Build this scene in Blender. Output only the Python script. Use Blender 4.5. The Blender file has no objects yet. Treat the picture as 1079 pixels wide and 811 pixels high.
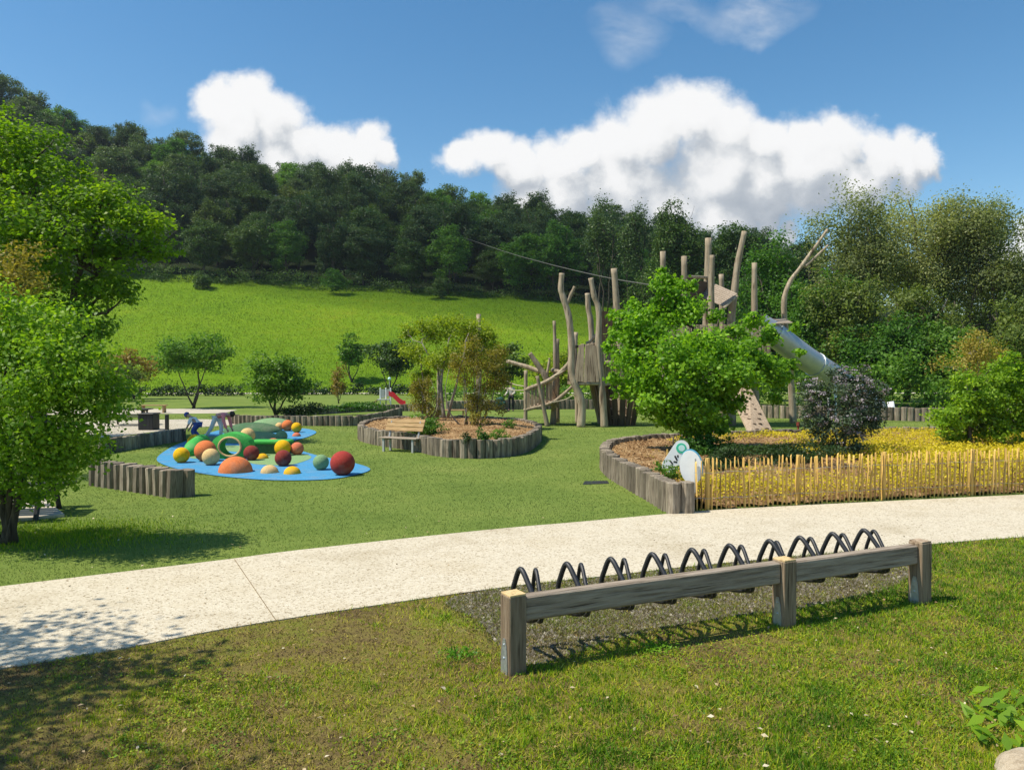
import bpy, math, random
import numpy as np
from mathutils import Vector, Matrix, noise as mnoise

SC = bpy.context.scene
COL = SC.collection
rng = np.random.default_rng(7)
random.seed(7)
R = math.radians

# ------------------------------------------------------------------ camera
CAM_Z, F = 2.5, 810.0
PITCH = math.atan(15.5 / F)
cam_d = bpy.data.cameras.new('camera')
cam = bpy.data.objects.new('camera', cam_d)
COL.objects.link(cam)
cam.location = (0, 0, CAM_Z)
cam.rotation_euler = (math.pi / 2 - PITCH, 0, 0)
cam_d.sensor_fit = 'HORIZONTAL'
cam_d.sensor_width = 36
cam_d.lens = 36 * F / 1079
cam_d.clip_end = 3000
cam_d.clip_start = 0.05
SC.camera = cam
CP, SP = math.cos(PITCH), math.sin(PITCH)


def ray(px, py):
    u, v = (px - 539.5) / F, (405.5 - py) / F
    return Vector((u, CP + v * SP, v * CP - SP))


def G(px, py, z=0.0):
    """where the line of sight through a photo point meets the level z"""
    d = ray(px, py)
    t = (z - CAM_Z) / d.z
    return Vector((d.x * t, d.y * t, z))


def A(px, py, Y):
    """the point at distance Y behind a photo point"""
    d = ray(px, py)
    t = Y / d.y
    return Vector((d.x * t, Y, CAM_Z + d.z * t))


# ------------------------------------------------------------------ mesh tools
def new_mesh(name, verts, faces, mi=None, tint=None, smooth=False):
    me = bpy.data.meshes.new(name)
    verts = np.asarray(verts, dtype=np.float32).reshape(-1, 3)
    if isinstance(faces, np.ndarray):
        nf, k = faces.shape
        me.vertices.add(len(verts)); me.vertices.foreach_set('co', verts.ravel())
        me.loops.add(nf * k); me.loops.foreach_set('vertex_index', faces.astype(np.int32).ravel())
        me.polygons.add(nf); me.polygons.foreach_set('loop_start', np.arange(0, nf * k, k, dtype=np.int32))
        me.update(calc_edges=True)
    else:
        me.from_pydata(verts.tolist(), [], faces)
    if mi is not None:
        me.polygons.foreach_set('material_index', np.asarray(mi, dtype=np.int32))
    if tint is not None:
        a = me.attributes.new('tint', 'FLOAT', 'FACE')
        a.data.foreach_set('value', np.asarray(tint, dtype=np.float32))
    if smooth:
        me.polygons.foreach_set('use_smooth', np.ones(len(me.polygons), dtype=bool))
    me.update()
    return me


def link(name, me, mats, parent=None):
    o = bpy.data.objects.new(name, me)
    COL.objects.link(o)
    for m in (mats if isinstance(mats, (list, tuple)) else [mats]):
        if m is not None and len(me.materials) < (len(mats) if isinstance(mats, (list, tuple)) else 1):
            me.materials.append(m)
    if parent is not None:
        o.parent = parent
    return o


def tag(o, label, cat, group=None):
    o['label'] = label
    o['category'] = cat
    if group:
        o['group'] = group
    elif 'group' in o:
        del o['group']
    return o


def thing(name, label, cat, loc=(0, 0, 0), rotz=0.0, group=None):
    o = bpy.data.objects.new(name, None)
    COL.objects.link(o)
    o.empty_display_size = 0.2
    o.location = loc
    o.rotation_euler = (0, 0, rotz)
    return tag(o, label, cat, group)


def copy_tree(o, parent=None):
    kids = list(o.children)
    c = o.copy()
    COL.objects.link(c)
    if parent is not None:
        c.parent = parent
    for k in kids:
        copy_tree(k, c)
    return c


class MB:
    """collects shapes into one mesh"""
    def __init__(s):
        s.v, s.f, s.m, s.n = [], [], [], 0

    def add(s, verts, faces, mat=0):
        verts = np.asarray([tuple(p) for p in verts], dtype=float)
        s.v.append(verts)
        for f in faces:
            s.f.append([i + s.n for i in f]); s.m.append(mat)
        s.n += len(verts)

    def box(s, c, size, rot=(0, 0, 0), mat=0, taper=1.0, bev=0.0):
        sx, sy, sz = [a / 2 for a in size]
        M = Matrix.Translation(Vector(c)) @ (Matrix.Rotation(rot[2], 4, 'Z') @ Matrix.Rotation(rot[1], 4, 'Y') @ Matrix.Rotation(rot[0], 4, 'X'))
        b = min(bev, sx * .9, sy * .9, sz * .9)
        if b <= 0:
            p = [(x * sx * (taper if z > 0 else 1), y * sy * (taper if z > 0 else 1), z * sz) for z in (-1, 1) for x, y in ((-1, -1), (1, -1), (1, 1), (-1, 1))]
            fs = [(3, 2, 1, 0), (4, 5, 6, 7)] + [(i, (i + 1) % 4, (i + 1) % 4 + 4, i + 4) for i in range(4)]
            s.add([M @ Vector(q) for q in p], fs, mat)
            return
        ring = lambda hx, hy: [(-hx + b, -hy), (hx - b, -hy), (hx, -hy + b), (hx, hy - b), (hx - b, hy), (-hx + b, hy), (-hx, hy - b), (-hx, -hy + b)]
        p = []
        for z, k in ((-sz, b), (-sz + b, 0), (sz - b, 0), (sz, b)):
            t = taper if z > 0 else 1
            p += [(x * t, y * t, z) for x, y in ring(sx - k, sy - k)]
        fs = [tuple(range(7, -1, -1)), tuple(range(24, 32))]
        for r in range(3):
            fs += [(r * 8 + i, r * 8 + (i + 1) % 8, (r + 1) * 8 + (i + 1) % 8, (r + 1) * 8 + i) for i in range(8)]
        s.add([M @ Vector(q) for q in p], fs, mat)

    def tube(s, pts, rad, n=8, mat=0, caps=True, closed=False, flat=1.0):
        pts = [Vector(p) for p in pts]
        if not isinstance(rad, (list, tuple, np.ndarray)):
            rad = [rad] * len(pts)
        V, Fc = [], []
        up = Vector((0, 0, 1))
        prev = None
        L = len(pts)
        for i, p in enumerate(pts):
            if closed:
                d = pts[(i + 1) % L] - pts[i - 1]
            else:
                d = pts[min(i + 1, L - 1)] - pts[max(i - 1, 0)]
            d.normalize()
            if prev is None:
                a = d.cross(up if abs(d.z) < .95 else Vector((1, 0, 0))).normalized()
            else:
                a = (prev - d * prev.dot(d)).normalized()
            b = d.cross(a)
            prev = a
            for k in range(n):
                t = 2 * math.pi * k / n
                V.append(p + (a * math.cos(t) + b * math.sin(t) * flat) * rad[i])
        for i in range(L - 1 + (1 if closed else 0)):
            for k in range(n):
                q, w = i * n, ((i + 1) % L) * n
                Fc.append((q + k, q + (k + 1) % n, w + (k + 1) % n, w + k))
        if caps and not closed:
            Fc.append(tuple(range(n - 1, -1, -1)))
            Fc.append(tuple((L - 1) * n + k for k in range(n)))
        s.add(V, Fc, mat)

    def dome(s, c, r, mat=0, lo=-90, hi=90, nu=28, nv=16, rot=0.0):
        """ellipsoid between two latitudes; r = (rx, ry, rz)"""
        c = Vector(c)
        V, Fc = [], []
        for j in range(nv + 1):
            la = R(lo + (hi - lo) * j / nv)
            for i in range(nu):
                lo_ = 2 * math.pi * i / nu
                x, y, z = math.cos(la) * math.cos(lo_) * r[0], math.cos(la) * math.sin(lo_) * r[1], math.sin(la) * r[2]
                V.append((c.x + x * math.cos(rot) - y * math.sin(rot), c.y + x * math.sin(rot) + y * math.cos(rot), c.z + z))
        for j in range(nv):
            for i in range(nu):
                Fc.append((j * nu + i, j * nu + (i + 1) % nu, (j + 1) * nu + (i + 1) % nu, (j + 1) * nu + i))
        s.add(V, Fc, mat)

    def prism(s, poly, z0, z1, mat=0):
        n = len(poly)
        V = [(p[0], p[1], z0) for p in poly] + [(p[0], p[1], z1) for p in poly]
        s.add(V, [tuple(range(n - 1, -1, -1)), tuple(range(n, 2 * n))] + [(i, (i + 1) % n, (i + 1) % n + n, i + n) for i in range(n)], mat)

    def obj(s, name, mats, parent=None, smooth=False, origin=None):
        v = np.concatenate(s.v)
        if origin is not None:
            v = v - np.array(tuple(origin))
        o = link(name, new_mesh(name, v, s.f, s.m, smooth=smooth), mats, parent)
        if origin is not None:
            o.location = origin
        return o


def smooth_curve(pts, n=8, closed=False):
    pts = [Vector(p) for p in pts]
    out = []
    L = len(pts)
    for i in range(L if closed else L - 1):
        if closed:
            p0, p1, p2, p3 = pts[i - 1], pts[i], pts[(i + 1) % L], pts[(i + 2) % L]
        else:
            p0, p1, p2, p3 = pts[max(i - 1, 0)], pts[i], pts[i + 1], pts[min(i + 2, L - 1)]
        for k in range(n):
            t = k / n
            out.append(.5 * ((2 * p1) + (p2 - p0) * t + (2 * p0 - 5 * p1 + 4 * p2 - p3) * t * t + (3 * p1 - p0 - 3 * p2 + p3) * t ** 3))
    if not closed:
        out.append(pts[-1])
    return out


def inside(x, y, poly):
    r = np.zeros(len(x), dtype=bool)
    n = len(poly)
    for i in range(n):
        x1, y1 = poly[i][0], poly[i][1]
        x2, y2 = poly[(i + 1) % n][0], poly[(i + 1) % n][1]
        c = (y1 > y) != (y2 > y)
        with np.errstate(divide='ignore', invalid='ignore'):
            xi = (x2 - x1) * (y - y1) / (y2 - y1 + 1e-12) + x1
        r ^= c & (x < xi)
    return r


def fnoise(x, y, s, seed=0.0):
    """smooth value noise on arrays, about -1..1"""
    return np.array([mnoise.noise((a * s + seed, b * s - seed, seed * .37)) for a, b in zip(x, y)])


# ------------------------------------------------------------------ materials
def mat_new(name):
    m = bpy.data.materials.new(name)
    m.use_nodes = True
    nt = m.node_tree
    nt.nodes.clear()
    out = nt.nodes.new('ShaderNodeOutputMaterial')
    return m, nt, out


def N(nt, typ, ins=None, **kw):
    n = nt.nodes.new(typ)
    for k, v in kw.items():
        setattr(n, k, v)
    for k, v in (ins or {}).items():
        if hasattr(v, 'is_output') or isinstance(v, bpy.types.NodeSocket):
            nt.links.new(v, n.inputs[k])
        else:
            n.inputs[k].default_value = v
    return n


def c4(c):
    return (c[0], c[1], c[2], 1)


def ramp(nt, fac, stops, interp='LINEAR'):
    n = nt.nodes.new('ShaderNodeValToRGB')
    n.color_ramp.interpolation = interp
    e = n.color_ramp.elements
    while len(e) > 1:
        e.remove(e[-1])
    e[0].position, e[0].color = stops[0][0], c4(stops[0][1])
    for p, c in stops[1:]:
        q = e.new(p); q.color = c4(c)
    nt.links.new(fac, n.inputs[0])
    return n.outputs[0]


def mixc(nt, f, a, b, blend='MIX'):
    n = nt.nodes.new('ShaderNodeMix')
    n.data_type = 'RGBA'
    n.blend_type = blend
    for i, v in ((0, f), (6, a), (7, b)):
        if isinstance(v, bpy.types.NodeSocket):
            nt.links.new(v, n.inputs[i])
        elif i == 0:
            n.inputs[0].default_value = v
        else:
            n.inputs[i].default_value = c4(v)
    return n.outputs[2]


def math_(nt, op, a, b=None, clamp=False):
    n = nt.nodes.new('ShaderNodeMath')
    n.operation = op
    n.use_clamp = clamp
    for i, v in ((0, a), (1, b)):
        if v is None:
            continue
        if isinstance(v, bpy.types.NodeSocket):
            nt.links.new(v, n.inputs[i])
        else:
            n.inputs[i].default_value = v
    return n.outputs[0]


def leaf_mat(name, dark, mid, light, trans=.35, rough=.5, tb=1.5):
    m, nt, out = mat_new(name)
    at = N(nt, 'ShaderNodeAttribute', attribute_name='tint')
    oi = N(nt, 'ShaderNodeObjectInfo')
    col = ramp(nt, at.outputs['Fac'], [(0, dark), (.5, mid), (1, light)])
    hv = N(nt, 'ShaderNodeHueSaturation', {'Color': col})
    nt.links.new(math_(nt, 'ADD', math_(nt, 'MULTIPLY', oi.outputs['Random'], .5), .75), hv.inputs['Value'])
    nt.links.new(math_(nt, 'ADD', math_(nt, 'MULTIPLY', oi.outputs['Random'], -.03), .515), hv.inputs['Hue'])
    p = N(nt, 'ShaderNodeBsdfPrincipled', {'Base Color': hv.outputs[0], 'Roughness': rough, 'Specular IOR Level': .3})
    tcol = mixc(nt, 1.0, hv.outputs[0], (tb, tb * 1.02, tb * .45), 'MULTIPLY')
    t = N(nt, 'ShaderNodeBsdfTranslucent', {'Color': tcol})
    mx = N(nt, 'ShaderNodeMixShader', {0: trans, 1: p.outputs[0], 2: t.outputs[0]})
    nt.links.new(mx.outputs[0], out.inputs[0])
    return m


def wood_mat(name, c1, c2, c3, scale=3.0, stretch=12.0, rough=.8, axis=2, bump=.35, vary=.5, hv=0.0):
    m, nt, out = mat_new(name)
    tc = N(nt, 'ShaderNodeTexCoord')
    oi = N(nt, 'ShaderNodeObjectInfo')
    sc = [stretch, stretch, stretch]; sc[axis] = 1.0
    mp = N(nt, 'ShaderNodeMapping', {'Vector': tc.outputs['Object'], 'Scale': sc})
    off = N(nt, 'ShaderNodeCombineXYZ', {0: math_(nt, 'MULTIPLY', oi.outputs['Random'], 37.0), 2: math_(nt, 'MULTIPLY', oi.outputs['Random'], 91.0)})
    nt.links.new(off.outputs[0], mp.inputs['Location'])
    n1 = N(nt, 'ShaderNodeTexNoise', {'Vector': mp.outputs[0], 'Scale': scale, 'Detail': 6.0, 'Roughness': .65})
    n2 = N(nt, 'ShaderNodeTexNoise', {'Vector': tc.outputs['Object'], 'Scale': scale * .8, 'Detail': 3.0})
    col = ramp(nt, n1.outputs['Fac'], [(.28, c1), (.5, c2), (.72, c3)])
    col = mixc(nt, math_(nt, 'MULTIPLY', n2.outputs['Fac'], .45), col, c1)
    sc2 = [stretch * 2.2] * 3; sc2[axis] = .8
    mp2 = N(nt, 'ShaderNodeMapping', {'Vector': tc.outputs['Object'], 'Scale': sc2})
    nt.links.new(off.outputs[0], mp2.inputs['Location'])
    n3 = N(nt, 'ShaderNodeTexNoise', {'Vector': mp2.outputs[0], 'Scale': scale, 'Detail': 2.0, 'Distortion': .4})
    col = mixc(nt, 1.0, col, ramp(nt, n3.outputs['Fac'], [(.30, (.28, .26, .24)), (.40, (1, 1, 1))]), 'MULTIPLY')
    kn = N(nt, 'ShaderNodeTexVoronoi', {'Vector': mp.outputs[0], 'Scale': scale * .22})
    col = mixc(nt, 1.0, col, ramp(nt, kn.outputs['Distance'], [(.07, (.28, .24, .2)), (.15, (1, 1, 1))]), 'MULTIPLY')
    h = N(nt, 'ShaderNodeHueSaturation', {'Color': col})
    nt.links.new(math_(nt, 'ADD', math_(nt, 'MULTIPLY', oi.outputs['Random'], vary), 1 - vary / 2), h.inputs['Value'])
    b = N(nt, 'ShaderNodeBump', {'Height': n1.outputs['Fac'], 'Strength': bump, 'Distance': .02})
    p = N(nt, 'ShaderNodeBsdfPrincipled', {'Base Color': h.outputs[0], 'Roughness': rough, 'Normal': b.outputs[0], 'Specular IOR Level': .25})
    nt.links.new(p.outputs[0], out.inputs[0])
    return m


def plain_mat(name, col, rough=.6, metal=0.0, var=.12, scale=8.0, bump=0.0, spec=.4):
    m, nt, out = mat_new(name)
    tc = N(nt, 'ShaderNodeTexCoord')
    n = N(nt, 'ShaderNodeTexNoise', {'Vector': tc.outputs['Object'], 'Scale': scale, 'Detail': 5.0, 'Roughness': .6})
    lo = tuple(c * (1 - var) for c in col); hi = tuple(min(1, c * (1 + var)) for c in col)
    cc = ramp(nt, n.outputs['Fac'], [(.3, lo), (.7, hi)])
    if bump:
        gr = N(nt, 'ShaderNodeTexNoise', {'Vector': tc.outputs['Object'], 'Scale': 95.0, 'Detail': 2.0})
        cc = mixc(nt, 1.0, cc, ramp(nt, gr.outputs['Fac'], [(.35, (.72, .72, .74)), (.6, (1.1, 1.1, 1.08))]), 'MULTIPLY')
        wr = N(nt, 'ShaderNodeTexNoise', {'Vector': tc.outputs['Object'], 'Scale': 1.7, 'Detail': 7.0, 'Roughness': .7})
        cc = mixc(nt, ramp(nt, wr.outputs['Fac'], [(.5, (0, 0, 0)), (.72, (.42, .42, .42))]), cc, (.30, .26, .20))
    p = N(nt, 'ShaderNodeBsdfPrincipled', {'Base Color': cc, 'Roughness': rough, 'Metallic': metal, 'Specular IOR Level': spec})
    if bump:
        n3 = N(nt, 'ShaderNodeTexNoise', {'Vector': tc.outputs['Object'], 'Scale': scale * 12, 'Detail': 3.0})
        b = N(nt, 'ShaderNodeBump', {'Height': n3.outputs['Fac'], 'Strength': bump, 'Distance': .01})
        nt.links.new(b.outputs[0], p.inputs['Normal'])
    nt.links.new(p.outputs[0], out.inputs[0])
    return m


def ground_mat(name, cols, scales=(.6, 9.0, 60.0), rough=.95, bump=.6, bscale=40.0, bdist=.02):
    """three scales of noise over a list of earth or grass colours"""
    m, nt, out = mat_new(name)
    tc = N(nt, 'ShaderNodeTexCoord')
    a = N(nt, 'ShaderNodeTexNoise', {'Vector': tc.outputs['Object'], 'Scale': scales[0], 'Detail': 4.0, 'Roughness': .6})
    b = N(nt, 'ShaderNodeTexNoise', {'Vector': tc.outputs['Object'], 'Scale': scales[1], 'Detail': 5.0, 'Roughness': .7})
    c = N(nt, 'ShaderNodeTexNoise', {'Vector': tc.outputs['Object'], 'Scale': scales[2], 'Detail': 3.0, 'Roughness': .7})
    f = math_(nt, 'ADD', math_(nt, 'MULTIPLY', a.outputs['Fac'], .45), math_(nt, 'ADD', math_(nt, 'MULTIPLY', b.outputs['Fac'], .3), math_(nt, 'MULTIPLY', c.outputs['Fac'], .25)))
    st = [(.36 + .28 * i / (len(cols) - 1), q) for i, q in enumerate(cols)]
    col = ramp(nt, f, st)
    n4 = N(nt, 'ShaderNodeTexNoise', {'Vector': tc.outputs['Object'], 'Scale': bscale, 'Detail': 4.0, 'Roughness': .7})
    bp = N(nt, 'ShaderNodeBump', {'Height': n4.outputs['Fac'], 'Strength': bump, 'Distance': bdist})
    p = N(nt, 'ShaderNodeBsdfPrincipled', {'Base Color': col, 'Roughness': rough, 'Normal': bp.outputs[0], 'Specular IOR Level': .1})
    nt.links.new(p.outputs[0], out.inputs[0])
    return m


def path_mat():
    m, nt, out = mat_new('washed_concrete')
    tc = N(nt, 'ShaderNodeTexCoord')
    v = N(nt, 'ShaderNodeTexVoronoi', {'Vector': tc.outputs['Object'], 'Scale': 55.0})
    rnd = N(nt, 'ShaderNodeSeparateColor', {0: v.outputs['Color']})
    col = ramp(nt, rnd.outputs[0], [(0, (.22, .165, .10)), (.06, (.38, .32, .22)), (.2, (.53, .465, .345)), (.6, (.575, .51, .385)), (1, (.64, .58, .455))])
    big = N(nt, 'ShaderNodeTexNoise', {'Vector': tc.outputs['Object'], 'Scale': .7, 'Detail': 5.0, 'Roughness': .65})
    dirt = ramp(nt, big.outputs['Fac'], [(.28, (.80, .77, .71)), (.5, (1, 1, 1)), (.75, (.90, .87, .81))])
    col = mixc(nt, 1.0, col, dirt, 'MULTIPLY')
    sp = N(nt, 'ShaderNodeTexNoise', {'Vector': tc.outputs['Object'], 'Scale': 22.0, 'Detail': 2.0})
    spk = ramp(nt, sp.outputs['Fac'], [(.68, (1, 1, 1)), (.74, (.62, .58, .5))])
    col = mixc(nt, 1.0, col, spk, 'MULTIPLY')
    b = N(nt, 'ShaderNodeBump', {'Height': v.outputs['Distance'], 'Strength': .5, 'Distance': .008})
    p = N(nt, 'ShaderNodeBsdfPrincipled', {'Base Color': col, 'Roughness': .9, 'Normal': b.outputs[0], 'Specular IOR Level': .2})
    nt.links.new(p.outputs[0], out.inputs[0])
    return m


def tint_mat(name, stops, trans=.25, rough=.6):
    m, nt, out = mat_new(name)
    at = N(nt, 'ShaderNodeAttribute', attribute_name='tint')
    col = ramp(nt, at.outputs['Fac'], stops)
    p = N(nt, 'ShaderNodeBsdfPrincipled', {'Base Color': col, 'Roughness': rough, 'Specular IOR Level': .25})
    t = N(nt, 'ShaderNodeBsdfTranslucent', {'Color': col})
    mx = N(nt, 'ShaderNodeMixShader', {0: trans, 1: p.outputs[0], 2: t.outputs[0]})
    nt.links.new(mx.outputs[0], out.inputs[0])
    return m


M = {}
M['verge'] = ground_mat('dry_verge_soil', [(.055, .038, .018), (.12, .086, .038), (.18, .15, .04), (.14, .16, .02), (.26, .195, .095)], (.9, 7.0, 55.0))
M['lawn'] = ground_mat('short_lawn', [(.085, .13, .025), (.13, .19, .036), (.165, .22, .045), (.21, .245, .06)], (.35, 6.0, 70.0), bump=.8)
M['meadow'] = ground_mat('spring_meadow', [(.070, .15, .005), (.115, .21, .006), (.14, .235, .007), (.19, .25, .010)], (.045, .5, 4.0), bump=1.0, bscale=3.0, bdist=.15)
M['woodland'] = ground_mat('forest_floor', [(.012, .02, .007), (.02, .035, .01), (.03, .03, .015)], (.1, 1.0, 6.0), bscale=2.0)
M['path'] = path_mat()
M['gravel'] = ground_mat('dark_gravel', [(.035, .030, .016), (.085, .072, .038), (.13, .115, .055), (.20, .18, .11)], (1.2, 25.0, 90.0), bump=1.0, bscale=70.0)
M['mulch'] = ground_mat('bark_mulch', [(.12, .06, .025), (.28, .16, .07), (.42, .27, .13), (.55, .40, .22)], (1.5, 14.0, 60.0), bump=1.0, bscale=45.0, bdist=.04)
M['soil'] = ground_mat('bare_soil', [(.10, .07, .04), (.2, .15, .09), (.30, .24, .15)], (1.0, 9.0, 50.0))
M['paving'] = ground_mat('pale_paving', [(.36, .32, .25), (.48, .43, .34), (.55, .50, .41)], (.7, 8.0, 60.0), bump=.3)
M['blue'] = plain_mat('blue_rubber', (.07, .28, .50), .85, var=.14, scale=14, bump=.4, spec=.15)
M['sage'] = plain_mat('sage_rubber', (.22, .36, .15), .85, var=.14, scale=14, bump=.4, spec=.15)
M['forestgreen'] = plain_mat('dark_green_rubber', (.075, .16, .075), .85, var=.14, scale=14, bump=.4, spec=.15)
M['green'] = plain_mat('bright_green_rubber', (.065, .42, .075), .8, var=.12, scale=14, bump=.4, spec=.15)
M['orange'] = plain_mat('orange_rubber', (.68, .19, .06), .85, var=.12, scale=16, bump=.4, spec=.15)
M['salmon'] = plain_mat('salmon_rubber', (.62, .17, .085), .85, var=.12, scale=16, bump=.4, spec=.15)
M['yellow'] = plain_mat('yellow_rubber', (.78, .43, .01), .85, var=.12, scale=16, bump=.4, spec=.15)
M['cream'] = plain_mat('cream_rubber', (.68, .46, .20), .85, var=.12, scale=16, bump=.4, spec=.15)
M['maroon'] = plain_mat('maroon_rubber', (.24, .04, .03), .85, var=.15, scale=16, bump=.4, spec=.15)
M['redball'] = plain_mat('brick_red_rubber', (.36, .045, .035), .8, var=.15, scale=16, bump=.4, spec=.15)
M['sageball'] = plain_mat('sage_ball_rubber', (.20, .33, .16), .85, var=.15, scale=16, bump=.4, spec=.15)
M['log'] = wood_mat('grey_palisade_wood', (.10, .08, .056), (.255, .21, .155), (.44, .375, .285), 2.6, 9.0, vary=.8)
M['robinia'] = wood_mat('debarked_log_wood', (.19, .145, .095), (.38, .305, .21), (.55, .465, .34), 1.2, 7.0, vary=.35)
M['plank'] = wood_mat('tan_plank_wood', (.22, .155, .10), (.42, .315, .21), (.58, .46, .32), 1.5, 9.0, vary=.45)
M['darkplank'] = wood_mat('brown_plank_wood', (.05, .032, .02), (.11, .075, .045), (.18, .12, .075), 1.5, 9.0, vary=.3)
M['beam'] = wood_mat('weathered_beam_wood', (.15, .115, .08), (.38, .31, .235), (.55, .47, .375), 2.2, 14.0, axis=0, vary=.15, bump=.7)
M['post'] = wood_mat('sawn_post_wood', (.15, .105, .065), (.27, .20, .13), (.38, .30, .21), 2.4, 12.0, vary=.25, bump=.4)
M['endgrain'] = wood_mat('fresh_end_grain', (.55, .38, .17), (.68, .50, .25), (.75, .58, .33), 6.0, 3.0, vary=.1, bump=.2)
M['chestnut'] = wood_mat('chestnut_paling_wood', (.48, .29, .085), (.74, .48, .13), (.86, .62, .23), 2.0, 12.0, vary=.5)
M['bench'] = wood_mat('tan_bench_wood', (.30, .18, .08), (.46, .30, .14), (.56, .40, .21), 2.5, 10.0, axis=0, vary=.2)
M['bark'] = wood_mat('tree_bark', (.035, .028, .02), (.085, .07, .05), (.16, .135, .10), 3.0, 6.0, vary=.3, bump=.8)
M['greybark'] = wood_mat('pale_tree_bark', (.14, .12, .095), (.25, .22, .18), (.36, .33, .28), 3.0, 6.0, vary=.3, bump=.6)
M['rubber'] = plain_mat('black_coated_steel', (.022, .023, .026), .5, var=.3, scale=20, spec=.5)
M['steel'] = plain_mat('galvanised_steel', (.50, .54, .56), .42, metal=.75, var=.25, scale=18)
M['tube'] = plain_mat('brushed_stainless', (.45, .47, .48), .45, metal=.5, var=.08, scale=3)
M['black'] = plain_mat('black_metal', (.02, .02, .021), .5, var=.3)
M['white'] = plain_mat('white_enamel', (.80, .81, .80), .4, var=.05)
M['signblue'] = plain_mat('blue_sign_paint', (.10, .36, .50), .45, var=.1)
M['signgreen'] = plain_mat('green_sign_paint', (.05, .50, .30), .45, var=.1)
M['paleaqua'] = plain_mat('pale_aqua_paint', (.55, .78, .74), .45, var=.06)
M['red'] = plain_mat('red_plastic', (.66, .03, .045), .35, var=.08)
M['grey'] = plain_mat('grey_panel', (.40, .41, .40), .5, var=.1)
M['skin'] = plain_mat('skin', (.52, .31, .21), .55, var=.06)
M['hair'] = plain_mat('dark_hair', (.045, .028, .018), .6, var=.3, scale=40)
M['pink'] = plain_mat('pink_cotton', (.92, .27, .27), .85, var=.12)
M['whitecloth'] = plain_mat('white_cotton', (.86, .85, .83), .85, var=.05)
M['bluecloth'] = plain_mat('blue_cotton', (.06, .10, .34), .85, var=.12)
M['beigecloth'] = plain_mat('beige_cotton', (.55, .50, .42), .85, var=.08)
M['blackcloth'] = plain_mat('black_cotton', (.022, .022, .026), .85, var=.15)
M['teal'] = plain_mat('dark_teal_fabric', (.012, .065, .045), .75, var=.15)
M['rock'] = ground_mat('pale_limestone', [(.26, .20, .13), (.45, .37, .26), (.58, .50, .38)], (3.0, 14.0, 70.0), bump=1.0, bscale=30.0)
M['darkrope'] = plain_mat('weathered_cable', (.09, .088, .078), .8, var=.2)
M['rope'] = plain_mat('hemp_rope', (.42, .36, .26), .9, var=.15)

LF = {}
LF['bright'] = leaf_mat('fresh_green_leaf', (.085, .20, .012), (.165, .34, .018), (.27, .47, .028), .45)
LF['fresh'] = leaf_mat('deep_fresh_leaf', (.065, .155, .010), (.14, .28, .016), (.27, .43, .024), .46)
LF['lime'] = leaf_mat('lime_maple_leaf', (.10, .19, .008), (.21, .34, .012), (.37, .49, .018), .5)
LF['mid'] = leaf_mat('mid_green_leaf', (.045, .115, .016), (.085, .195, .022), (.145, .28, .034), .40)
LF['dark'] = leaf_mat('dark_green_leaf', (.034, .074, .018), (.064, .125, .024), (.11, .185, .034), .34, tb=1.2)
LF['blueish'] = leaf_mat('blue_green_leaf', (.042, .080, .028), (.078, .135, .042), (.125, .195, .058), .34, tb=1.2)
LF['olive'] = leaf_mat('olive_leaf', (.060, .100, .020), (.115, .17, .032), (.19, .25, .048), .36, tb=1.25)
LF['yellow'] = leaf_mat('yellow_green_leaf', (.14, .19, .014), (.25, .33, .020), (.38, .45, .03), .45)
LF['rust'] = leaf_mat('rusty_leaf', (.16, .10, .026), (.30, .20, .045), (.44, .32, .08), .40, tb=1.2)
LF['amber'] = leaf_mat('amber_leaf', (.16, .13, .022), (.31, .26, .04), (.46, .38, .07), .42, tb=1.25)
LF['willow'] = leaf_mat('willow_leaf', (.16, .195, .07), (.245, .285, .105), (.34, .375, .15), .48, tb=1.25)
LF['hedge'] = leaf_mat('hedge_leaf', (.014, .034, .010), (.028, .064, .014), (.05, .10, .02), .25, tb=1.1)
LF['lilac'] = leaf_mat('lilac_shrub_leaf', (.05, .085, .042), (.10, .15, .08), (.17, .225, .125), .3, tb=1.1)
LF['blossom'] = leaf_mat('lilac_blossom', (.20, .16, .18), (.33, .28, .31), (.46, .40, .44), .25, tb=1.0)
LF['gold'] = leaf_mat('golden_groundcover_leaf', (.30, .27, .012), (.72, .55, .018), (.90, .72, .04), .35, tb=1.2)
M['blade'] = tint_mat('grass_blade', [(0, (.13, .085, .04)), (.2, (.36, .255, .10)), (.38, (.47, .41, .035)), (.55, (.38, .455, .010)), (.75, (.22, .37, .006)), (1, (.07, .17, .006))], .3)
M['lawnblade'] = tint_mat('lawn_blade', [(0, (.10, .155, .03)), (.5, (.175, .245, .045)), (1, (.29, .335, .08))], .25)
M['meadowblade'] = tint_mat('meadow_blade', [(0, (.10, .18, .007)), (.5, (.19, .285, .009)), (1, (.33, .35, .02))], .3)
M['mossblade'] = tint_mat('moss_blade', [(0, (.10, .075, .04)), (.3, (.24, .19, .09)), (.6, (.22, .24, .04)), (1, (.14, .22, .02))], .2)
M['pebble'] = tint_mat('pebble', [(0, (.06, .052, .038)), (.6, (.20, .18, .135)), (1, (.5, .46, .37))], 0.0, .85)


# ------------------------------------------------------------------ light and sky
SUN_EL = R(58)
TO_SUN = Vector((-math.cos(R(15)) * math.cos(SUN_EL), -math.sin(R(15)) * math.cos(SUN_EL), math.sin(SUN_EL)))
sd = bpy.data.lights.new('sun', 'SUN')
sd.energy = 4.7
sd.angle = R(.55)
sd.color = (1, .925, .79)
so = bpy.data.objects.new('sun', sd)
COL.objects.link(so)
so.location = (-30, -10, 60)
so.rotation_euler = TO_SUN.to_track_quat('Z', 'Y').to_euler()

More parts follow.
